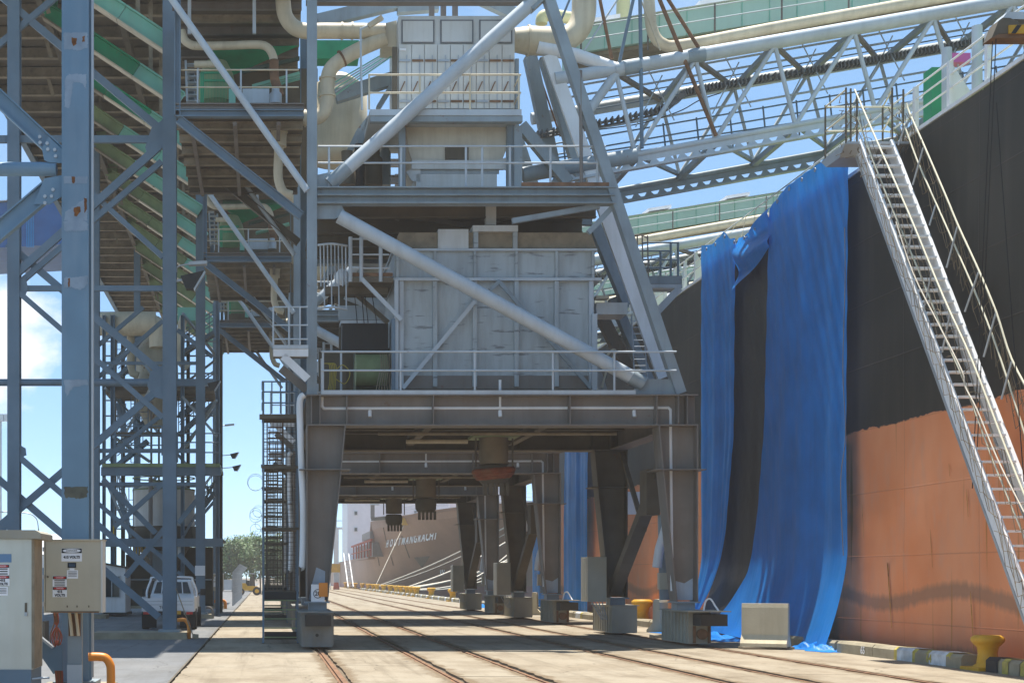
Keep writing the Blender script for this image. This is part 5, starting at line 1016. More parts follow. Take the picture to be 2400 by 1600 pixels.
q = WX(J(1585, 440), XH+1.5); tub(ship, 'life_buoy_pole', [(q.x, q.y, ZK), (q.x, q.y, q.z)], .02, greyl, 6); pk = mat('pink_float', (.55, .12, .35), .5); MB().box((q.x-.22, q.y-.15, q.z), (q.x+.2, q.y+.15, q.z+.2)).build('pink_float', pk, ship)
MB().box((XH+1.6, 27.4, ZK), (XH+2.4, 28.6, ZK+1.0)).build('yellow_locker', yellow, ship)
for y in (24, 28.6, 33, 46, 52, 58): MB().box((XH+3.4, y, ZK), (XH+6, y+2.6, ZK+1.7)).build('hatch_coaming', cream, ship)
# davit with hazard stripes at the top right
dv = thing('davit', 'ship davit head with black and yellow hazard stripes at the top right', 'davit', (XH+1.6, 24.2, ZK)); Yv = 24.2
dl = lambda x, y: W(TR(x, y), Yv)
MB().prism([dl(1280, 140), dl(1900, 128), dl(1900, 222), dl(1340, 222), dl(1230, 205)], (0, .35, 0)).build('beam', greyl, dv)
MB().prism([dl(1180, 240), dl(1225, 205), dl(1310, 210), dl(1410, 250), dl(1410, 380), dl(1180, 390), dl(1100, 435)], (0, .3, 0)).build('sheave_housing', dark, dv)
dl2 = lambda x, y: W(TR(x, y), Yv-.04)
hz = MB().prism([dl2(1300, 290), dl2(1900, 275), dl2(1900, 385), dl2(1300, 385)], (0, .035, 0)).build('stripe_plate', yellow, dv)
for k in range(4): MB().prism([W(TR(1320+k*150, 388), Yv-.048), W(TR(1375+k*150, 388), Yv-.048), W(TR(1445+k*150, 290), Yv-.048), W(TR(1390+k*150, 290), Yv-.048)], (0, .005, 0)).build('stripe', signk, hz)
MB().prism([dl(1100, 437), dl(1180, 392), dl(1900, 388), dl(1900, 437)], (0, .3, 0)).build('lower_flange', rusty, dv); MB().bar((dl(1900, 250).x, Yv+.15, ZK), (dl(1900, 250).x, Yv+.15, dl(1900, 128).z), .4, .4).build('post', greyl, dv)
for i, (p0, p1) in enumerate(((J(1820, 262), (2290, 1075)), (J(1843, 262), (2300, 1075)), (J(1845, 700), (2352, 1000)))):
    X = 12.6; a = WX(p0, X); tub(dv, 'fall_wire', [a, Vector((12.75, a.y+1.0 if i < 2 else a.y-.6, 3.3))], .009, black, 5)
# ------------------------------------------------------------------ tarpaulins
tarpm = mat('blue_tarpaulin', (.016, .27, .80), .42, var=.16, scale=.8, dirt=.3, dirtcol=(.03, .34, .85), bump=.9, bscale=4.5, streak=.05, bz=.13); blackt = mat('black_tarpaulin', (.022, .021, .02), .55, var=.25, bump=.4, bscale=4)
def translucent(mt, f):
    t = mt.node_tree; b = t.nodes['Principled BSDF']; o = t.nodes['Material Output']; tr = N(t, 'ShaderNodeBsdfTranslucent'); mx_ = N(t, 'ShaderNodeMixShader'); mx_.inputs[0].default_value = f
    t.links.new(b.inputs['Base Color'].links[0].from_socket, tr.inputs[0]); t.links.new(b.outputs[0], mx_.inputs[1]); t.links.new(tr.outputs[0], mx_.inputs[2]); t.links.new(mx_.outputs[0], o.inputs[0])
translucent(tarpm, .42)
def interp(v, tab):
    for (a, x), (b, y) in zip(tab, tab[1:]):
        if v <= b: t = (v-a)/(b-a); return x+(y-x)*t
    return tab[-1][1]
def sheet(mb, yl, yr, top, bot, nu, nv, seed, amp=.09, xb=None, depth=0):
    r_ = random.Random(seed); ph = [r_.uniform(0, 6.28) for _ in range(8)]; kk = [r_.uniform(1.6, 3.2), r_.uniform(3.4, 5.5), r_.uniform(7, 10), r_.uniform(12, 17)]
    def fn(u, v):
        a, b = interp(v, yl), interp(v, yr); y = b+(a-b)*u; s = .35+.65*min(1, v*1.6)
        z0 = top(b+(a-b)*u); z = z0+(bot-z0)*v
        fold = sum(w*math.sin(k*(u*(1.2 if i < 2 else 1)*2.6+.25*v*math.sin(3*u))+ph[i]+v*ph[i+4]*.12) for i, (k, w) in enumerate(zip(kk, (.30, .30, .22, .16))))
        x = XH-.16-depth-amp*s*(1+fold)-(xb(v) if xb else 0)
        x += .02*math.sin(9*v*7+y*11)*(1-v)*.6
        return Vector((x, y+.04*s*math.sin(5*u+4*v+ph[0]), z+.05*s*math.sin(6*u+ph[2])*v))
    mb.grid(fn, nu, nv)
toptab = [(32.5, 11.75), (33.9, 11.82), (36.6, 11.82), (38.4, 11.5), (39.4, 11.35), (40.3, 11.42), (40.9, 11.52), (41.5, 11.88), (42.6, 11.75), (43.7, 11.98)]
topf = lambda y: interp(y, toptab)
bulge = lambda v: .75*max(0, v-.80)**1.5*9 if v > .80 else 0
bulge = lambda v: .55*max(0, (v-.80)/.20)**1.6
tb = MB()
sheet(tb, [(0, 37.85), (.5, 38.1), (.7, 38.6), (.85, 39.3), (.93, 40.3), (1, 41.6)], [(0, 32.6), (.6, 32.6), (1, 32.45)], topf, .06, 130, 90, 4, .075, bulge, .06)
sheet(tb, [(0, 43.65), (1, 43.5)], [(0, 40.45), (.5, 40.5), (.75, 41.2), (.9, 42.1), (1, 43.0)], topf, .1, 50, 80, 8, .06, bulge, .08)
def swag(u, v):
    y = 37.7+(40.55-37.7)*u; z0 = topf(y); z1 = 9.95+.6*(1-u)
    z = z0+(z1-.28*math.sin(u*math.pi)*.2-z0)*v; return Vector((XH-.24-.1*math.sin(v*9+u*5)-.12*v*math.sin(u*3.14), y, z))
tb.grid(swag, 40, 14)
tarp = tb.build('blue_tarpaulin', tarpm); tag(tarp, 'big blue tarpaulin hung over the ship side from rail to quay', 'tarpaulin', 'blue tarpaulins hung on the ship'); 
for k in range(13):
    y = 32.9+k*.85; z = topf(y)
    if z < ZK+1.3: z = topf(y)
    tub(tarp, 'tie_rope', [(XH-.26, y, z-.12), (XH-.05, y+.03, z+.04), (XH+.07, y, ZK+1.02)], .01, rope, 5)
    tub(tarp, 'eyelet', [(XH-.275+.0*k, y+.045*math.cos(t*.785), z-.12+.045*math.sin(t*.785)) for t in range(9)], .012, galv, 5)
# crumpled tail lying on the quay
rt = random.Random(12)
def crump(u, v, yy0, yy1, xx0, xx1):
    y = yy0+(yy1-yy0)*u; x = xx0+(xx1-xx0)*v; e = min(u, 1-u)*min(v, 1-v)*4
    z = .01+min(1, e*3)*(.07+.05*math.sin(u*19+v*7)+.04*math.sin(v*23-u*9)+.03*math.sin(u*41+v*29)); return Vector((x+.08*math.sin(u*17), y+.05*math.sin(v*19), max(.004, z)))
tail = MB().grid(lambda u, v: crump(u, v, 31.8, 34.2, 12.55, 13.35), 46, 20).grid(lambda u, v: crump(u, v, 37.0, 43.4, 11.9, 12.9), 70, 20).build('tarpaulin_tail', tarpm, tarp)
bt = MB(); sheet(bt, [(0, 41.6), (1, 43.2)], [(0, 37.0), (1, 38.0)], lambda y: 11.2, .08, 60, 50, 21, .03, lambda v: .5*max(0, (v-.82)/.18)**1.6, -.1); bto = tag(bt.build('black_tarpaulin', blackt), 'black tarpaulin hanging behind the gap in the blue one', 'tarpaulin')
for yl, yr, sd, lb in ((63.6, 58.9, 31, 'blue tarpaulin on the ship seen between the front and middle portal legs'), (71.2, 67.3, 41, 'farthest blue tarpaulin sliver between the distant portal legs')):
    t3 = MB(); sheet(t3, [(0, yl), (1, yl)], [(0, yr), (1, yr)], lambda y: 11.7, .1, 50, 40, sd, .12); tag(t3.build('blue_tarpaulin', tarpm), lb, 'tarpaulin', 'blue tarpaulins hung on the ship')
hr = tub(None, 'hanging_rope', curve([WX(K(812, 95), 13.35), WX(K(815, 460), 13.35), WX(K(800, 1060), 13.3), WX(K(818, 1500), 13.3), WX(L(785, 200), 13.25), WX(L(803, 700), 13.2)]), .008, tan, 6); tag(hr, 'thin pinkish rope hanging along the right edge of the big tarpaulin', 'rope')
# ------------------------------------------------------------------ gangway
XA, XB = 12.62, 13.28
gw = thing('gangway', 'white aluminium accommodation ladder with rope netting along the ship side', 'gangway', (12.95, 23, 0))
la = lambda p: WX(p, XA); lb_ = lambda p: WX(p, XB)
g1, g0_ = la((2016, 330)), la((2400, 1372))
dirn = (g0_-g1); dirn.x = 0
bot = g1+dirn*((g1.z-.15)/-dirn.z) if dirn.z else g0_; bot.x = XA
top_ = g1.copy(); tl = (bot-top_).length
dr_ = (bot-top_).normalized(); nrm = Vector((0, dr_.z, -dr_.y)); nrm = nrm if nrm.z > 0 else -nrm
for X in (XA, XB):
    a = Vector((X, top_.y, top_.z)); b = Vector((X, bot.y, bot.z))
    MB().obb(a, b, Vector((.035, 0, 0)), nrm*.035).obb(a-nrm*.12, b-nrm*.12, Vector((.02, 0, 0)), nrm*.14).build('stringer', chrome, gw)
    MB().obb(a-nrm*.3, b-nrm*.3, Vector((.025, 0, 0)), nrm*.03).build('lower_chord', galv, gw)
    sp_ = MB(); n = int(tl/.55)
    for k in range(n): c = a.lerp(b, (k+.3)/n); sp_.obb(c-nrm*.26, c-nrm*.29+dr_*.3, Vector((.018, 0, 0)), nrm*.05)
    sp_.build('side_web', galv, gw)
n = 43
for k in range(n):
    c = top_.lerp(bot, (k+.7)/n); MB().box((XA+.037, c.y-.09, c.z-.02), (XB-.037, c.y+.07, c.z+.018)).build('tread', chrome, gw)
# handrails: left pair, right pair bulging outwards
def rail_(name, pts, X, r_, mt=rope): return tub(gw, name, curve([WX(p, X) for p in pts], 4), r_, mt, 8)
crm = mat('cream_rail', (.68, .63, .46), .5, var=.06)
rail_('handrail', [(2003, 210), (2061, 344), (2130, 500), (2210, 693), (2278, 844), (2361, 1060), (2430, 1230)], XA+.02, .018, crm)
rail_('handrail', [(2010, 275), (2040, 360), (2096, 500), (2165, 662), (2216, 793), (2258, 889), (2327, 1077), (2410, 1280)], XA+.02, .016, crm)
up1 = [GT(1020, 155), GT(1260, 350), GT(1300, 480), GT(1490, 905), GT(1790, 1600), GR(735, 190), GR(910, 570), GR(1065, 940), GR(1200, 1350), (2430, 950)]
up2 = [GT(1045, 475), GT(1225, 620), GT(1400, 1100), GT(1620, 1600), GR(690, 330), GR(870, 740), GR(1015, 1100), GR(1160, 1520), (2420, 1075)]
rail_('handrail', up1[1:], XB+.12, .018, crm); rail_('handrail', up2[1:], XB+.1, .016, crm)
for p, q in (((GR(480, 180)), GR(535, 0)), (GR(630, 550), GR(725, 190)), (GR(790, 935), GR(910, 590)), (GR(955, 1330), GR(1062, 945)), (GR(1110, 1700), GR(1200, 1370)), (GT(1340, 1420), GT(1480, 930)), (GT(1150, 900), GT(1250, 620))): tub(gw, 'stanchion', [WX(p, XB+.03), WX(q, XB+.11)], .02, galv, 8)
for p, q in ((GR(130, 180), GR(165, 0)), (GR(270, 520), GR(335, 190)), (GR(430, 920), GR(500, 580)), (GR(590, 1290), GR(660, 950)), (GT(870, 1170), GT(960, 1010))): tub(gw, 'stanchion', [WX(p, XA), WX(q, XA+.03)], .018, galv, 8)
# netting: diamond mesh strung from the rails down past the stringer
netm = mat('net_cord', (.20, .155, .10), .9)
def net(top_pts, off, X0, X1, drop, nu, nv, nm, sd):
    tp = curve([WX(p, X0) for p in top_pts], 8); rr = random.Random(sd); m_ = len(tp); P = {}
    for i in range(nu+1):
        t = i/nu*(m_-1); k = min(int(t), m_-2); c = tp[k].lerp(tp[k+1], t-k)
        for j in range(nv+1):
            v = j/nv; P[i, j] = c+Vector(((X1-X0)*v+rr.uniform(-.03, .03), rr.uniform(-.03, .03)-.10*v, -drop*v+rr.uniform(-.03, .03)))
    mb = MB()
    for i in range(nu):
        for j in range(nv):
            if rr.random() < .94: mb.tube([P[i, j], P[i+1, j+1]] if (i+j) % 2 else [P[i+1, j], P[i, j+1]], .006, 4, False)
    return mb.build(nm, netm, gw)
o = net(up1[2:], 0, XB+.12, XB+.16, 1.25, 56, 7, 'rope_net', 3); o['kind'] = 'stuff'
o = net([(2010, 330), (2130, 640), (2260, 985), (2400, 1370)], 0, XA-.06, XA-.10, .5, 60, 4, 'rope_net', 5); o['kind'] = 'stuff'
o = net([(2003, 230), (2061, 360), (2130, 510), (2210, 700), (2278, 850), (2361, 1065), (2430, 1240)], 0, XA+.03, XA-.02, .9, 40, 4, 'rope_net', 6); o['kind'] = 'stuff'
# loose rope tied along the ladder
rail_('tie_rope', [(2100, 520), (2140, 640), (2200, 760), (2255, 870), (2262, 905), (2290, 960), (2340, 1080), (2400, 1200)], XA-.05, .012)
# top platform
zt_ = la((2016, 330)).z; yT = top_.y
pl = MB().box((XA-.3, yT-.05, zt_-.08), (XB+.35, yT+1.15, zt_-.03)).build('top_platform', galv, gw)
MB().prism([(XA-.36, yT-.1, zt_-.1), (XA-.36, yT+1.2, zt_-.1), (XA-.36, yT+.9, zt_-.3), (XA-.36, yT+.2, zt_-.3)], (.75, 0, 0)).build('platform_tray', galv, gw)
for x, y in ((XA-.3, yT), (XA-.18, yT+.05), (XA+.1, yT+.4), (XB+.02, yT), (XB+.3, yT+.1), (XB+.3, yT+1.1), (XA-.3, yT+1.1)): tub(pl, 'platform_post', [(x, y, zt_-.05), (x, y, zt_+1.12)], .022, dark, 8)
for h in (.55, 1.08): tub(pl, 'platform_rail', [(XB+.02, yT, zt_+h), (XB+.3, yT+1.1, zt_+h), (XH+.1, yT+1.2, zt_+h)], .02, crm, 8); tub(pl, 'platform_rail', [(XA-.3, yT, zt_+h), (XA-.3, yT+1.1, zt_+h), (XB+.3, yT+1.1, zt_+h)], .02, crm, 8)
rm = random.Random(2)
tang = MB()
for k in range(26): c = Vector((XA-.25+rm.uniform(-.15, .5), yT+rm.uniform(-.05, .3), zt_+rm.uniform(-.15, 1.05))); tang.tube([c, c+Vector((rm.uniform(-.1, .1), rm.uniform(-.1, .1), rm.uniform(-.25, .05))), c+Vector((rm.uniform(-.2, .2), rm.uniform(-.1, .1), rm.uniform(-.4, .1)))], .008, 4)
for k in range(26): c = Vector((XB+.25+rm.uniform(-.25, .25), yT+rm.uniform(-.05, .6), zt_+rm.uniform(-.3, 1.05))); tang.tube([c, c+Vector((rm.uniform(-.1, .1), rm.uniform(-.1, .1), rm.uniform(-.35, .05))), c+Vector((rm.uniform(-.2, .2), rm.uniform(-.1, .1), rm.uniform(-.5, .1)))], .008, 4)
tang.build('lashing', netm, gw)['kind'] = 'stuff'
# ------------------------------------------------------------------ concrete barrier
jb_ = MB(); P0 = [(-.3, 0), (.3, 0), (.3, .08), (.17, .22), (.12, .28), (.10, .92), (.075, 1.02), (-.075, 1.02), (-.10, .92), (-.12, .28), (-.17, .22), (-.3, .08)]
jb_.prism([(-.6, x, z) for x, z in P0], (1.2, 0, 0))
ob = jb_.build('concrete_barrier', mat('barrier_concrete', (.54, .475, .33), .9, var=.12, dirt=.35, dirtcol=(.3, .25, .15), bump=.2, bscale=20)); ob.location = (11.9, 33.45, .06); ob.rotation_euler = (0, 0, R(-30)); ob.scale = (.88, 1, 1); tag(ob, 'pale concrete crash barrier segment before the big blue tarpaulin', 'barrier', 'concrete barriers on the quay')
ob2 = ob.copy(); COL.objects.link(ob2); ob2.location = (12.35, 43.9, 0); ob2.rotation_euler = (0, 0, R(60)); ob2['label'] = 'concrete crash barrier half hidden behind the right front portal leg'
ob3 = ob.copy(); COL.objects.link(ob3); ob3.location = (12.3, 64, 0); ob3.rotation_euler = (0, 0, R(75)); ob3['label'] = 'farthest concrete crash barrier between the distant portal legs'
o = MB().box((11.3, 33.2, .002), (12.5, 33.6, .058)).build('timber_plank', tan); tag(o, 'dark timber plank under the pale concrete barrier', 'plank')
for i, (x0, x1, y0_, z0, z1) in enumerate(((10.85, 11.95, 39.2, .0, .09), (11.2, 11.9, 38.3, .0, .1))): o = MB().box((x0, y0_, z0+.002), (x1, y0_+.5, z1)).build('timber_plank', conc2 if i == 0 else tan); tag(o, ('flat concrete slab offcut behind the right front bogie', 'short timber beam behind the right front bogie')[i], 'plank')
# ------------------------------------------------------------------ bollards
bprof = [(.30, 0), (.30, .05), (.27, .06), (.19, .12), (.165, .3), (.18, .42), (.26, .50), (.285, .54), (.28, .60), (.22, .64)]
bol = MB().lathe((0, 0, 0), bprof, 24); bol.box((-.34, -.34, 0), (.34, .34, .06)); bol = bol.build('bollard', yellow)
tag(bol, 'yellow mooring bollard at the kerb, nearest the camera', 'bollard', 'yellow mooring bollards along the quay'); bol.location = (13.25, 25.8, 0)
bl_px = [1495, 1061, 1011, 976, 965, 954, 941, 929, 915, 899, 884, 875, 863, 849, 833, 821, 810]
names = ['yellow bollard between the right portal legs']+['%s yellow bollard of the far row before the brown ship, counted from the right' % w for w in ('first', 'second', 'third', 'fourth', 'fifth', 'sixth', 'seventh', 'eighth', 'ninth', 'tenth', 'eleventh', 'twelfth', 'thirteenth', 'fourteenth', 'fifteenth', 'sixteenth')]
for px_, nm_ in zip(bl_px, names):
    c = bol.copy(); COL.objects.link(c); c.location = (13.2 if px_ < 1400 else 13.35, F*13.2/(px_-CX), 0); c['label'] = nm_; s_ = 1.25 if px_ < 1400 else 1.3; c.scale = (s_, s_, s_*1.1)
# ------------------------------------------------------------------ white ute seen from behind
U = thing('ute', 'white utility vehicle seen from behind, partly hidden by the second blue column', 'ute', (W((394, 0), 45.6).x, 47.8, 0))
carw = mat('car_white', (.72, .74, .76), .3, var=.03, dirt=.25, dirtcol=(.45, .42, .38)); Yu = 45.7
uc = W((394, 0), Yu).x; uu = lambda x, y, z: Vector((uc+x, Yu+y, z))
MB().box(uu(-.84, 0, .62), uu(.84, .03, 1.02)).build('tailgate', carw, U)
tg = U.children[0]; MB().box(uu(-.8, -.012, .80), uu(.8, -.002, .82)).build('crease', galv, tg); MB().box(uu(-.8, -.012, .92), uu(.8, -.002, .935)).build('crease', galv, tg)
text(tg, 'word', 'TOYOTA', uu(-.02, -.014, .72), .13, signk, ex=.001, bold=.002)
MB().box(uu(-.86, .032, .6), uu(-.83, 2.0, 1.06)).box(uu(.83, .032, .6), uu(.86, 2.0, 1.06)).box(uu(-.83, .032, .58), uu(.83, 2.0, .66)).build('tray', carw, U)
cabp = [uu(-.76, 2.05, .5), uu(.76, 2.05, .5), uu(.74, 2.05, 1.08), uu(.60, 2.15, 1.57), uu(.52, 2.2, 1.62), uu(-.52, 2.2, 1.62), uu(-.60, 2.15, 1.57), uu(-.74, 2.05, 1.08)]
MB().prism(cabp, (0, 1.5, .0)).build('cab', carw, U)
MB().prism([uu(-.63, 2.03, 1.16), uu(.63, 2.03, 1.16), uu(.51, 2.12, 1.54), uu(-.51, 2.12, 1.54)], (0, .02, 0)).build('rear_window', glass, U)
MB().box(uu(-.8, 3.4, .4), uu(.8, 4.6, 1.05)).build('bonnet', carw, U)
tub(U, 'head_board', curve([uu(-.84, 1.8, 1.06), uu(-.83, 1.8, 1.25), uu(-.70, 1.8, 1.60), uu(-.58, 1.8, 1.70), uu(.58, 1.8, 1.70), uu(.70, 1.8, 1.60), uu(.83, 1.8, 1.25), uu(.84, 1.8, 1.06)], 4), .035, carw, 8)
for x in (-.36, .36): tub(U, 'window_bar', [uu(x, 2.0, 1.14), uu(x*.9, 2.1, 1.56)], .018, carw, 6)
MB().box(uu(.05, -.07, .5), uu(.42, -.052, .62)).build('number_plate', yellow, U)
MB().box(uu(-.5, -.05, .48), uu(.5, .05, .6)).build('bumper', black, U)
for x in (-1, 1):
    MB().box(uu(x*.7-.1, -.06, .5), uu(x*.7+.1, -.01, .58)).build('tail_light', mat('tail_lamp', (.5, .03, .02), .2), U); MB().box(uu(x*.62-.24, .1, .06), uu(x*.62+.24, .12, .48)).build('mud_flap', rubber, U)
    for y in (.75, 3.7): MB().tube([uu(x*.78-.11, y, .34), uu(x*.78+.11, y, .34)], .34, 22).build('wheel', rubber, U)
    tub(U, 'mirror_arm', [uu(x*.8, 3.0, 1.12), uu(x*.98, 3.0, 1.2)], .02, black, 6); MB().box(uu(x*1.0-.09, 2.96, 1.08), uu(x*1.0+.09, 3.04, 1.3)).build('mirror', black, U)
MB().box(uu(-.3, 2.9, .25), uu(.3, 4.5, .45)).build('chassis', black, U)
# ------------------------------------------------------------------ yellow forklift far away
YFk = 133; fk = thing('forklift', 'yellow forklift parked far off before the trees', 'forklift', (W(UT(1860, 0), YFk).x, YFk, 0)); fc = W(UT(1860, 0), YFk).x
kk = 1.02; fp = lambda x, y, z: Vector((fc+x, YFk+y, z))
MB().prism([fp(-1.15, -.6, .55), fp(-.35, -.6, .45), fp(.75, -.6, .45), fp(.75, -.6, .85), fp(-.2, -.6, .9), fp(-.35, -.6, 1.15), fp(-1.15, -.6, 1.15)], (0, 1.2, 0)).build('body', yellow, fk)
for x, r_ in ((-.8, .34), (.7, .4)):
    for y in (-.62, .45): w_ = MB().tube([fp(x, y, r_), fp(x, y+.2, r_)], r_, 18).build('wheel', rubber, fk); MB().tube([fp(x, y-.01, r_), fp(x, y+.21, r_)], r_*.5, 12).build('rim', yellow, w_)
for x in (-.3, .4):
    for y in (-.5, .5): MB().bar(fp(x+(.0 if x < 0 else .1), y, .85), fp(x, y, 2.0), .07).build('cab_post', black, fk)
MB().box(fp(-.42, -.58, 2.0), fp(.5, .58, 2.08)).build('roof', galv, fk); MB().box(fp(-.3, -.3, .9), fp(.0, .3, 1.4)).build('seat', black, fk)
for y in (-.35, .35): MB().bar(fp(1.05, y, .1), fp(1.0, y, 2.0), .14).build('mast', dark, fk); MB().box(fp(1.1, y-.07, .08), fp(2.0, y+.07, .13)).build('fork', dark, fk)
# ------------------------------------------------------------------ wire fence and gate posts
fe = thing('wire_fence', 'galvanised wire fence with angled barbed tops beside the fourth column', 'fence', (W(UT(1630, 0), 92).x, 95, 0))
fx = W(UT(1625, 0), 88).x
for k in range(14): y = 84+k*2.6; MB().bar((fx, y, 0), (fx, y, 2.0), .06).bar((fx, y, 2.0), (fx+.45, y, 2.5), .05).build('post', galv, fe)
fw = MB()
for z in (.1, .6, 1.1, 1.6, 1.98): fw.bar((fx, 84, z), (fx, 118, z), .02)
for d in (.12, .26, .42): fw.bar((fx+d, 84, 2.0+d*1.1), (fx+d, 118, 2.0+d*1.1), .012)
for k in range(230): fw.bar((fx, 84+k*.148, .05), (fx, 84+k*.148, 1.98), .012)
fw.build('wire_mesh', galv, fe)
ff = MB()
f2 = thing('far_fence', 'low pale fence far behind the yellow forklift', 'fence', (-4, 150, 0))
for k in range(30): MB().bar((-37+k*1.2, 150, 0), (-37+k*1.2, 150, 1.5), .06).build('post', galv, f2)
MB().box((-37, 150.03, .35), (-1.8, 150.05, 1.45)).build('panel', galv, f2)
# ------------------------------------------------------------------ trees
leafm = mat('foliage', (.075, .13, .035), .6, var=.45, scale=.5); bark = mat('bark', (.12, .09, .06), .9)
def tree(label, x, y, h, r_, seed):
    rr = random.Random(seed); t = thing('tree', label, 'tree', (x, y, 0), 'trees beyond the yard')
    tk = MB().tube([(x, y, -.1), (x+.1, y, h*.25), (x-.1, y, h*.45), (x+.1, y, h*.7)], [.35, .28, .2, .08], 8)
    cl = []
    for k in range(9):
        a = rr.uniform(0, 6.28); e = rr.uniform(.3, .8); p = Vector((x+math.cos(a)*r_*e, y+math.sin(a)*r_*e, h*rr.uniform(.45, .9))); tk.tube([(x, y, h*rr.uniform(.2, .45)), (Vector((x, y, h*.4))+p)/2+Vector((0, 0, .3)), p], [.12, .08, .03], 5); cl.append((p, rr.uniform(.3, .5)*r_))
    for k in range(12): a = rr.uniform(0, 6.28); e = rr.uniform(.2, .9); cl.append((Vector((x+math.cos(a)*r_*e, y+math.sin(a)*r_*e, h*rr.uniform(.25, .75))), rr.uniform(.25, .45)*r_))
    cl.append((Vector((x, y, h*.85)), r_*.5)); tk.build('trunk', bark, t)
    vs = []; fs = []
    for c, q in cl:
        for k in range(int(230*q)):
            d = Vector((rr.gauss(0, 1), rr.gauss(0, 1), rr.gauss(0, .8))).normalized()*q*rr.uniform(.55, 1.05); p = c+d; s = rr.uniform(.10, .22)
            u = Vector((rr.gauss(0, 1), rr.gauss(0, 1), rr.gauss(0, 1))).normalized(); w = u.orthogonal().normalized(); o = len(vs); vs += [p-u*s, p+w*s*.6, p+u*s, p-w*s*.6]; fs.append((o, o+1, o+2, o+3))
    MB().add(vs, fs).build('crown', leafm, t)
tspec = [(-3.6, 168, 6.4, 2.6), (-1.6, 172, 7.2, 2.4), (.3, 175, 6.6, 2.6), (2.6, 178, 7.4, 2.8), (-6.2, 170, 5.6, 2.6), (-9, 176, 5.8, 3), (5, 182, 7, 3), (-13, 180, 6, 3)]
tl_ = ['round tree behind the forklift, left of the gap', 'tallest tree straight behind the yellow forklift', 'tree just left of the stair tower', 'tree seen through the mesh of the stair tower', 'tree hidden mostly behind the fourth column', 'low tree behind the site hut', 'tree between the stair tower and the left portal leg', 'low tree at far left beyond the yard']
for (x, y, h, r_), lb, sd in zip(tspec, tl_, range(50, 60)): tree(lb, x, y, h, r_, sd)
# distant light poles, shed on the left skyline
for k, (p0, Yq, hh2) in enumerate(((SG(392, 330), 120, 0), (C(625, 580), 130, 0))):
    q = W(C(262, 520) if k == 0 else C(628, 525), Yq); l = thing('street_lamp', ('tall grey lamp post with curved arm on the left skyline', 'short lamp post seen beside the third column')[k], 'street lamp', (q.x, Yq, 0), 'distant street lamps')
    tub(l, 'pole', [(q.x, Yq, 0), (q.x, Yq, q.z)], .07, galv, 8); tub(l, 'arm', curve([(q.x, Yq, q.z), (q.x-.2, Yq, q.z+.9), (q.x-1.0, Yq, q.z+1.35), (q.x-3.0*(1-k), Yq, q.z+1.45)]), .05, galv, 6); MB().box((q.x-3.6*(1-k)-.3, Yq-.15, q.z+1.38), (q.x-3.0*(1-k), Yq+.15, q.z+1.5)).build('lamp_head', galv, l)
q = W((0, 985), 160); fm = thing('light_mast', 'tall floodlight mast at the left edge of the sky', 'mast', (q.x, 160, 0)); tub(fm, 'pole', [(q.x, 160, 0), (q.x, 160, q.z)], .2, galv, 8)
for dx in (-.8, .1, .9): MB().box((q.x+dx-.35, 159.6, q.z-.1), (q.x+dx+.35, 160.2, q.z+.7)).build('lamp', greyl, fm)
q0_, q1_ = W(C(180, 745), 140), W(C(310, 690), 140); sh = thing('warehouse', 'low white warehouse on the left skyline behind the cabinets', 'warehouse', ((q0_.x+q1_.x)/2, 146, 0))
MB().box((-60, 142, 0), (q1_.x+3, 154, q1_.z)).build('wall', white, sh); MB().prism([(-60.3, 141.7, q1_.z), (-60.3, 154.3, q1_.z), (-60.3, 148, q1_.z+2.2)], (q1_.x+63.6, 0, 0)).build('roof', white, sh)
# parked blue plant behind the cabinets
pb = thing('pallet_stack', 'blue steel frames stacked between the two beige cabinets', 'frames', (W(SG(395, 0), 30).x, 30, 0))
for k in range(6): MB().bar(W(SG(362+k*14, 1000), 30), W(SG(358+k*16, 420), 30), .05, .05).build('upright', blue if k % 2 else galv, pb)
for y in (430, 640, 850): MB().bar(W(SG(340, y), 30), W(SG(455, y-25), 30), .07, .07).build('rung', blue, pb)
MB().box((W(SG(345, 0), 30).x, 29.8, 0), (W(SG(470, 0), 30).x, 30.4, W(SG(0, 935), 30).z)).build('base', dark, pb)
# ================================================================== far ship with its bow towards the camera
fs_ = thing('cargo_ship', 'brown cargo ship HOUTMANGRACHT lying ahead, its bow towards the camera', 'ship', (28, 200, -2.4))
hb = mat('brown_hull', (.27, .145, .09), .5, var=.12, scale=.25, dirt=.4, dirtcol=(.36, .22, .14)); hl = mat('red_boot_top', (.34, .15, .15), .6, var=.15, scale=.3, dirt=.4, dirtcol=(.3, .16, .13))
half_top = [(14.0, 300), (14.0, 230), (14.15, 205), (14.7, 190), (16.3, 177), (18.8, 166), (22.0, 157), (25.4, 151.5), (28, 149.6)]
half_low = [(14.0, 300), (14.0, 240), (14.4, 218), (15.8, 204), (18.2, 194), (21.0, 186), (24.0, 180), (26.5, 176.5), (28, 175.5)]
def plan(tab, k=5): c = curve([Vector((x, y, 0)) for x, y in tab], k); return c+[Vector((56-p.x, p.y, 0)) for p in reversed(c[:-1])]
ptop, plow = plan(half_top), plan(half_low)
def hp_(i, z):
    t = max(0, min(1, (z+3)/12)); t = t**1.25; p = plow[i].lerp(ptop[i], t); return Vector((p.x, p.y, z))
n = len(ptop)
def deckz(p): return 9.3+.5*max(0, (170-p.y)/20) if p.y < 194 else 4.55
mb = MB(); zs_ = [-3, -1.2, .6]
for a, b in zip(zs_, zs_[1:]): mb.add([hp_(i, a) for i in range(n)]+[hp_(i, b) for i in range(n)], [(i, i+1, n+i+1, n+i) for i in range(n-1)], True)
mb.build('boot_top', hl, fs_)
mb = MB(); rows = 8
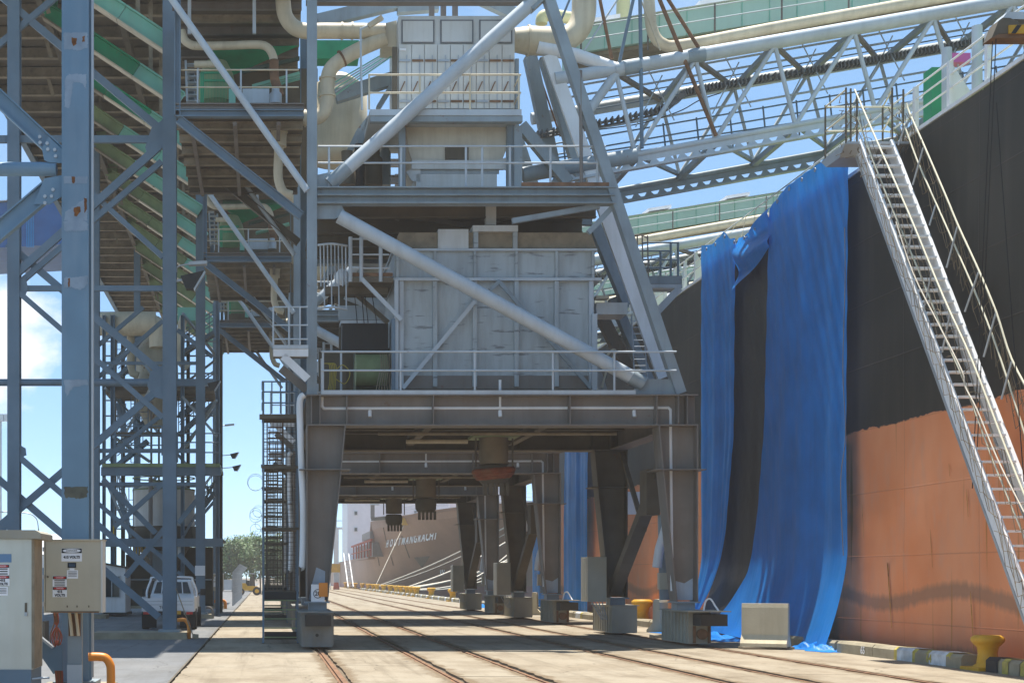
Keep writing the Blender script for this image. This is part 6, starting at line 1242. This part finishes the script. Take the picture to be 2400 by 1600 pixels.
for r_ in range(rows):
    va, vb = r_/rows, (r_+1)/rows
    mb.add([hp_(i, .6+(deckz(ptop[i])-.6)*va) for i in range(n)]+[hp_(i, .6+(deckz(ptop[i])-.6)*vb) for i in range(n)], [(i, i+1, n+i+1, n+i) for i in range(n-1)], True)
mb.build('hull', hb, fs_)
top = [Vector((p.x, p.y, deckz(p)-.3)) for p in ptop]; mb = MB(); h2 = n//2
mb.add(top, [(i, n-1-i, n-2-i, i+1) for i in range(h2)]); mb.build('deck', hb, fs_)
i0 = next(i for i, p in enumerate(ptop) if p.y < 194); p0 = ptop[i0]; MB().box((p0.x, p0.y-.2, 4.5), (56-p0.x, p0.y, 9.25)).build('forecastle_front', hb, fs_)
# lettering follows the flare of the bow
def bowpt(px_, z):      # where the hull at height z meets an image column
    pts = [hp_(i, z) for i in range(n)]
    best = None
    for a, b in zip(pts, pts[1:]):
        fa, fb = CX+F*a.x/a.y-px_, CX+F*b.x/b.y-px_
        if fa*fb <= 0 and a.y < 240 and b.x <= 29: t = fa/(fa-fb) if fa != fb else 0; best = a.lerp(b, t); tg_ = (b-a).normalized(); return best, tg_
    return None
word = 'HOUTMANGRACHT'
letw = mat('letter_white', (.78, .76, .7), .6)
for k, ch_ in enumerate(word):
    px_ = 914+k*(1027-914)/12
    z = 6.05+.6*k/12
    r_ = bowpt(px_, z)
    if not r_: continue
    c, tg_ = r_; nn = Vector((tg_.y, -tg_.x, 0)); nn = nn if nn.y < 0 else -nn
    ang = math.atan2(tg_.y, tg_.x); 
    if math.cos(ang) < 0: ang += math.pi
    text(fs_, 'letter', ch_, c+nn*.35, 1.45, letw, (math.pi/2-.2, 0, ang), .01, .035)
r_ = bowpt(1039, 2.6)
def ringmark(px_, z, rad):
    r2 = bowpt(px_, z)
    if not r2: return
    c, tg_ = r2; nn = Vector((tg_.y, -tg_.x, 0)); nn = nn if nn.y < 0 else -nn; up3 = Vector((0, 0, 1))-nn*.25
    mk = MB(); mk.tube([c+nn*.12+tg_*rad*math.cos(t*math.pi/10)+up3*rad*math.sin(t*math.pi/10) for t in range(21)], .05, 5)
    for s_ in (-1, 1): mk.tube([c+nn*.12+tg_*rad*.7+up3*rad*.7*s_, c+nn*.12-tg_*rad*.7-up3*rad*.7*s_], .05, 5)
    mk.build('thruster_mark', letw, fs_)
ringmark(1039, 2.5, .42)
r_ = bowpt(1064, 3.1)
if r_: c, tg_ = r_; nn = Vector((tg_.y, -tg_.x, 0)); nn = nn if nn.y < 0 else -nn; ang = math.atan2(tg_.y, tg_.x); ang += math.pi if math.cos(ang) < 0 else 0; text(fs_, 'letter', 'L', c+nn*.14, 1.3, letw, (math.pi/2-.25, 0, ang), .01, .01)
ank = [bowpt(x, z) for x, z in ((971, 4.2), (1008, 4.3), (990, 2.9))]
if all(ank): MB().prism([q[0]+Vector((-.05, -.25, 0)) for q in ank], (0, .2, 0)).build('anchor_recess', dark, fs_)
for xa, za, xb, zb in ((880, 6.2, 890, 3.3), (899, 8.2, 909, 5.6), (914, 5.0, 922, 3.3), (942, 6.9, 960, 4.2)):
    a, b = bowpt(xa, za), bowpt(xb, zb)
    if a and b: tub(fs_, 'rubbing_line', [a[0]+Vector((-.03, -.1, 0)), b[0]+Vector((-.03, -.1, 0))], .07, dark, 5)
# superstructure
sw = mat('superstructure_white', (.70, .70, .72), .5, var=.04)
MB().box((13.9, 236, 4.5), (42, 252, 24)).build('superstructure', sw, fs_)
for px_, py_ in ((834, 1202), (834, 1240), (974, 1201), (1000, 1201)):
    c = W((px_, py_), 235.9); w_ = MB().box((c.x-.28, 235.8, c.z-.35), (c.x+.28, 235.98, c.z+.35)).build('window', galv, fs_); MB().box((c.x-.2, 235.75, c.z-.27), (c.x+.2, 235.79, c.z+.27)).build('pane', glass, w_)
c = W((985, 1240), 200); MB().box((c.x-.5, 199, 9), (c.x+.3, 200, 20)).build('fore_mast', mat('mast_purple_brown', (.22, .14, .14), .6), fs_)
for z in (9.4, 9.9, 10.4): tub(fs_, 'bow_rail', [Vector((p.x, p.y, z+.3*max(0, (170-p.y)/20))) for p in ptop[i0+8:n-i0-8]], .03, sw, 5)
c = W((881, 1200), 182); MB().box((c.x-.7, 181.5, 9.3), (c.x-.2, 182, 11)).build('vent_post', brown, fs_); MB().box((c.x-.8, 181.3, 11), (c.x+.4, 182.2, 12)).build('deck_fan', greyl, fs_)
MB().box((W((1055, 1200), 190).x, 190, 9.5), (W((1075, 1200), 190).x, 192, 12.5)).build('winch_house', sw, fs_)
# cargo deck gear, rails and own gangway
for k in range(7): y = 188+k*6; MB().box((14.1, y-.1, 4.5), (14.3, y+.1, 6.6)).build('deck_frame', red, fs_)
MB().box((14.0, 186, 6.5), (14.25, 228, 6.75)).build('deck_frame', red, fs_); MB().box((14.0, 186, 5.4), (14.2, 228, 5.5)).build('deck_frame', red, fs_); MB().box((14.4, 192, 7.0), (19, 208, 8.0)).build('cargo_cradle', brown, fs_); MB().box((14.6, 190, 4.5), (18, 226, 6.4)).build('deck_cargo', brown, fs_)
gw2 = thing('far_gangway', 'small white gangway from the quay up to the brown ship', 'gangway', (13.2, 232, 0))
for x in (12.7, 13.5): MB().bar((x, 214, .2), (x, 226, 5.4), .12, .3).build('stringer', chrome, gw2)
for k in range(22): c = Vector((12.7, 214, .2)).lerp(Vector((12.7, 226, 5.4)), k/22); MB().box((12.75, c.y-.1, c.z+.1), (13.45, c.y+.12, c.z+.18)).build('tread', chrome, gw2)
sb3 = thing('quay_sign', 'yellow notice board standing by the far gangway', 'sign', (W((785, 0), 200).x, 200, 0)); q = W((785, 1350), 200)
MB().box((q.x-.7, 200, 2.4), (q.x+.75, 200.1, 3.6)).build('board', yellow, sb3)
for dx in (-.6, .6): MB().bar((q.x+dx, 200.15, 0), (q.x+dx, 200.15, 2.5), .1).build('leg', galv, sb3)
rb3 = thing('road_barrier', 'orange and white water barrier by the far gangway', 'barrier', (q.x, 195, 0)); MB().prism([(q.x-.5, 195, 0), (q.x+.4, 195, 0), (q.x+.25, 195, 1.0), (q.x-.35, 195, 1.0)], (0, .5, 0)).build('body', red, rb3)
lt_ = thing('lattice_mast', 'pale blue mast beside the far white superstructure', 'mast', (W((788, 0), 260).x, 260, 0)); q = W((788, 1240), 260); MB().bar((q.x, 260, 0), (q.x, 260, q.z), .9).build('tower', greyl, lt_); MB().box((q.x-1.4, 259.5, q.z), (q.x+1.2, 260.5, q.z+.4)).build('head_frame', greyl, lt_); MB().bar((q.x, 260, q.z+.4), (q.x, 260, q.z+3), .2).bar((q.x-1.2, 260, q.z+1.6), (q.x+1.2, 260, q.z+1.6), .15).build('aerial', greyl, lt_)
# ------------------------------------------------------------------ mooring lines
def bpt(px_): y = F*13.2/(px_-CX); return Vector((13.2, y, .62))
lines = [(884, (27.2, 150.2, 7.9), 'thick mooring line, uppermost of the fan'), (890, (26.0, 151.5, 6.4), 'thin mooring line just below the uppermost one'), (945, (27.0, 150.5, 6.2), 'steep mooring line in the middle of the fan'), (954, (26.6, 149.5, 3.9), 'mooring line running low to the right'), (941, (26.4, 149, 3.6), 'mooring line with a pale sheath, low in the fan'), (965, (26.2, 148.5, 2.3), 'lowest nearly level mooring line'), (976, (26.0, 147, 4.6), 'nearest frayed mooring line with a knot'), (985, (26.0, 146.5, 4.2), 'nearest thin mooring line on the right of the fan')]
for k, (px_, e, lb) in enumerate(lines):
    a = bpt(px_); e = Vector(e); e.x = (1095-CX)*e.y/F+3.0 if False else e.x
    s = .5 if k not in (6, 7) else 1.2; pts = [a.lerp(e, t/10)-Vector((0, 0, s*math.sin(t/10*math.pi))) for t in range(11)]
    o = tub(None, 'mooring_line', pts, (.075, .04, .07, .075, .08, .05, .06, .04)[k], rope, 6); tag(o, lb+' to the brown bow', 'rope', 'mooring lines of the brown ship')
o = tub(None, 'mooring_line', [bpt(880), bowpt(950, 8.3)[0]+Vector((-.1, -.2, 0))], .05, rope, 6); tag(o, 'mooring line rising steeply to the yellow fairlead of the brown ship', 'rope', 'mooring lines of the brown ship')
q = bowpt(950, 8.5)
if q: MB().box(q[0]+Vector((-.4, -.3, -.4)), q[0]+Vector((.4, .3, .5))).build('fairlead', yellow, fs_); MB().prism([q[0]+Vector((-4.0, 1.6, .2)), q[0]+Vector((-.6, -.1, .4)), q[0]+Vector((-.6, -.1, .9)), q[0]+Vector((-4.0, 1.6, .6))], (-.1, -.15, 0)).build('hawse_slot', dark, fs_)
tp_ = MB().grid(lambda u, v: crump(u, v, 78, 84, 12.0, 12.9), 30, 10).build('tarpaulin_scrap', tarpm); tag(tp_, 'scrap of blue tarpaulin on the quay near the far portal leg', 'tarpaulin')
# ------------------------------------------------------------------ dusty air over the quay
hz_ = bpy.data.materials.new('haze'); hz_.use_nodes = True; t = hz_.node_tree; t.nodes.clear()
ho = N(t, 'ShaderNodeOutputMaterial'); pv = N(t, 'ShaderNodeVolumePrincipled'); pv.inputs['Color'].default_value = (.95, .92, .88, 1); pv.inputs['Density'].default_value = .0006; pv.inputs['Anisotropy'].default_value = .3
t.links.new(pv.outputs[0], ho.inputs['Volume'])
struct(MB().box((-200, -70, -7.5), (200, 420, 27)).build('haze', hz_), 'stuff')
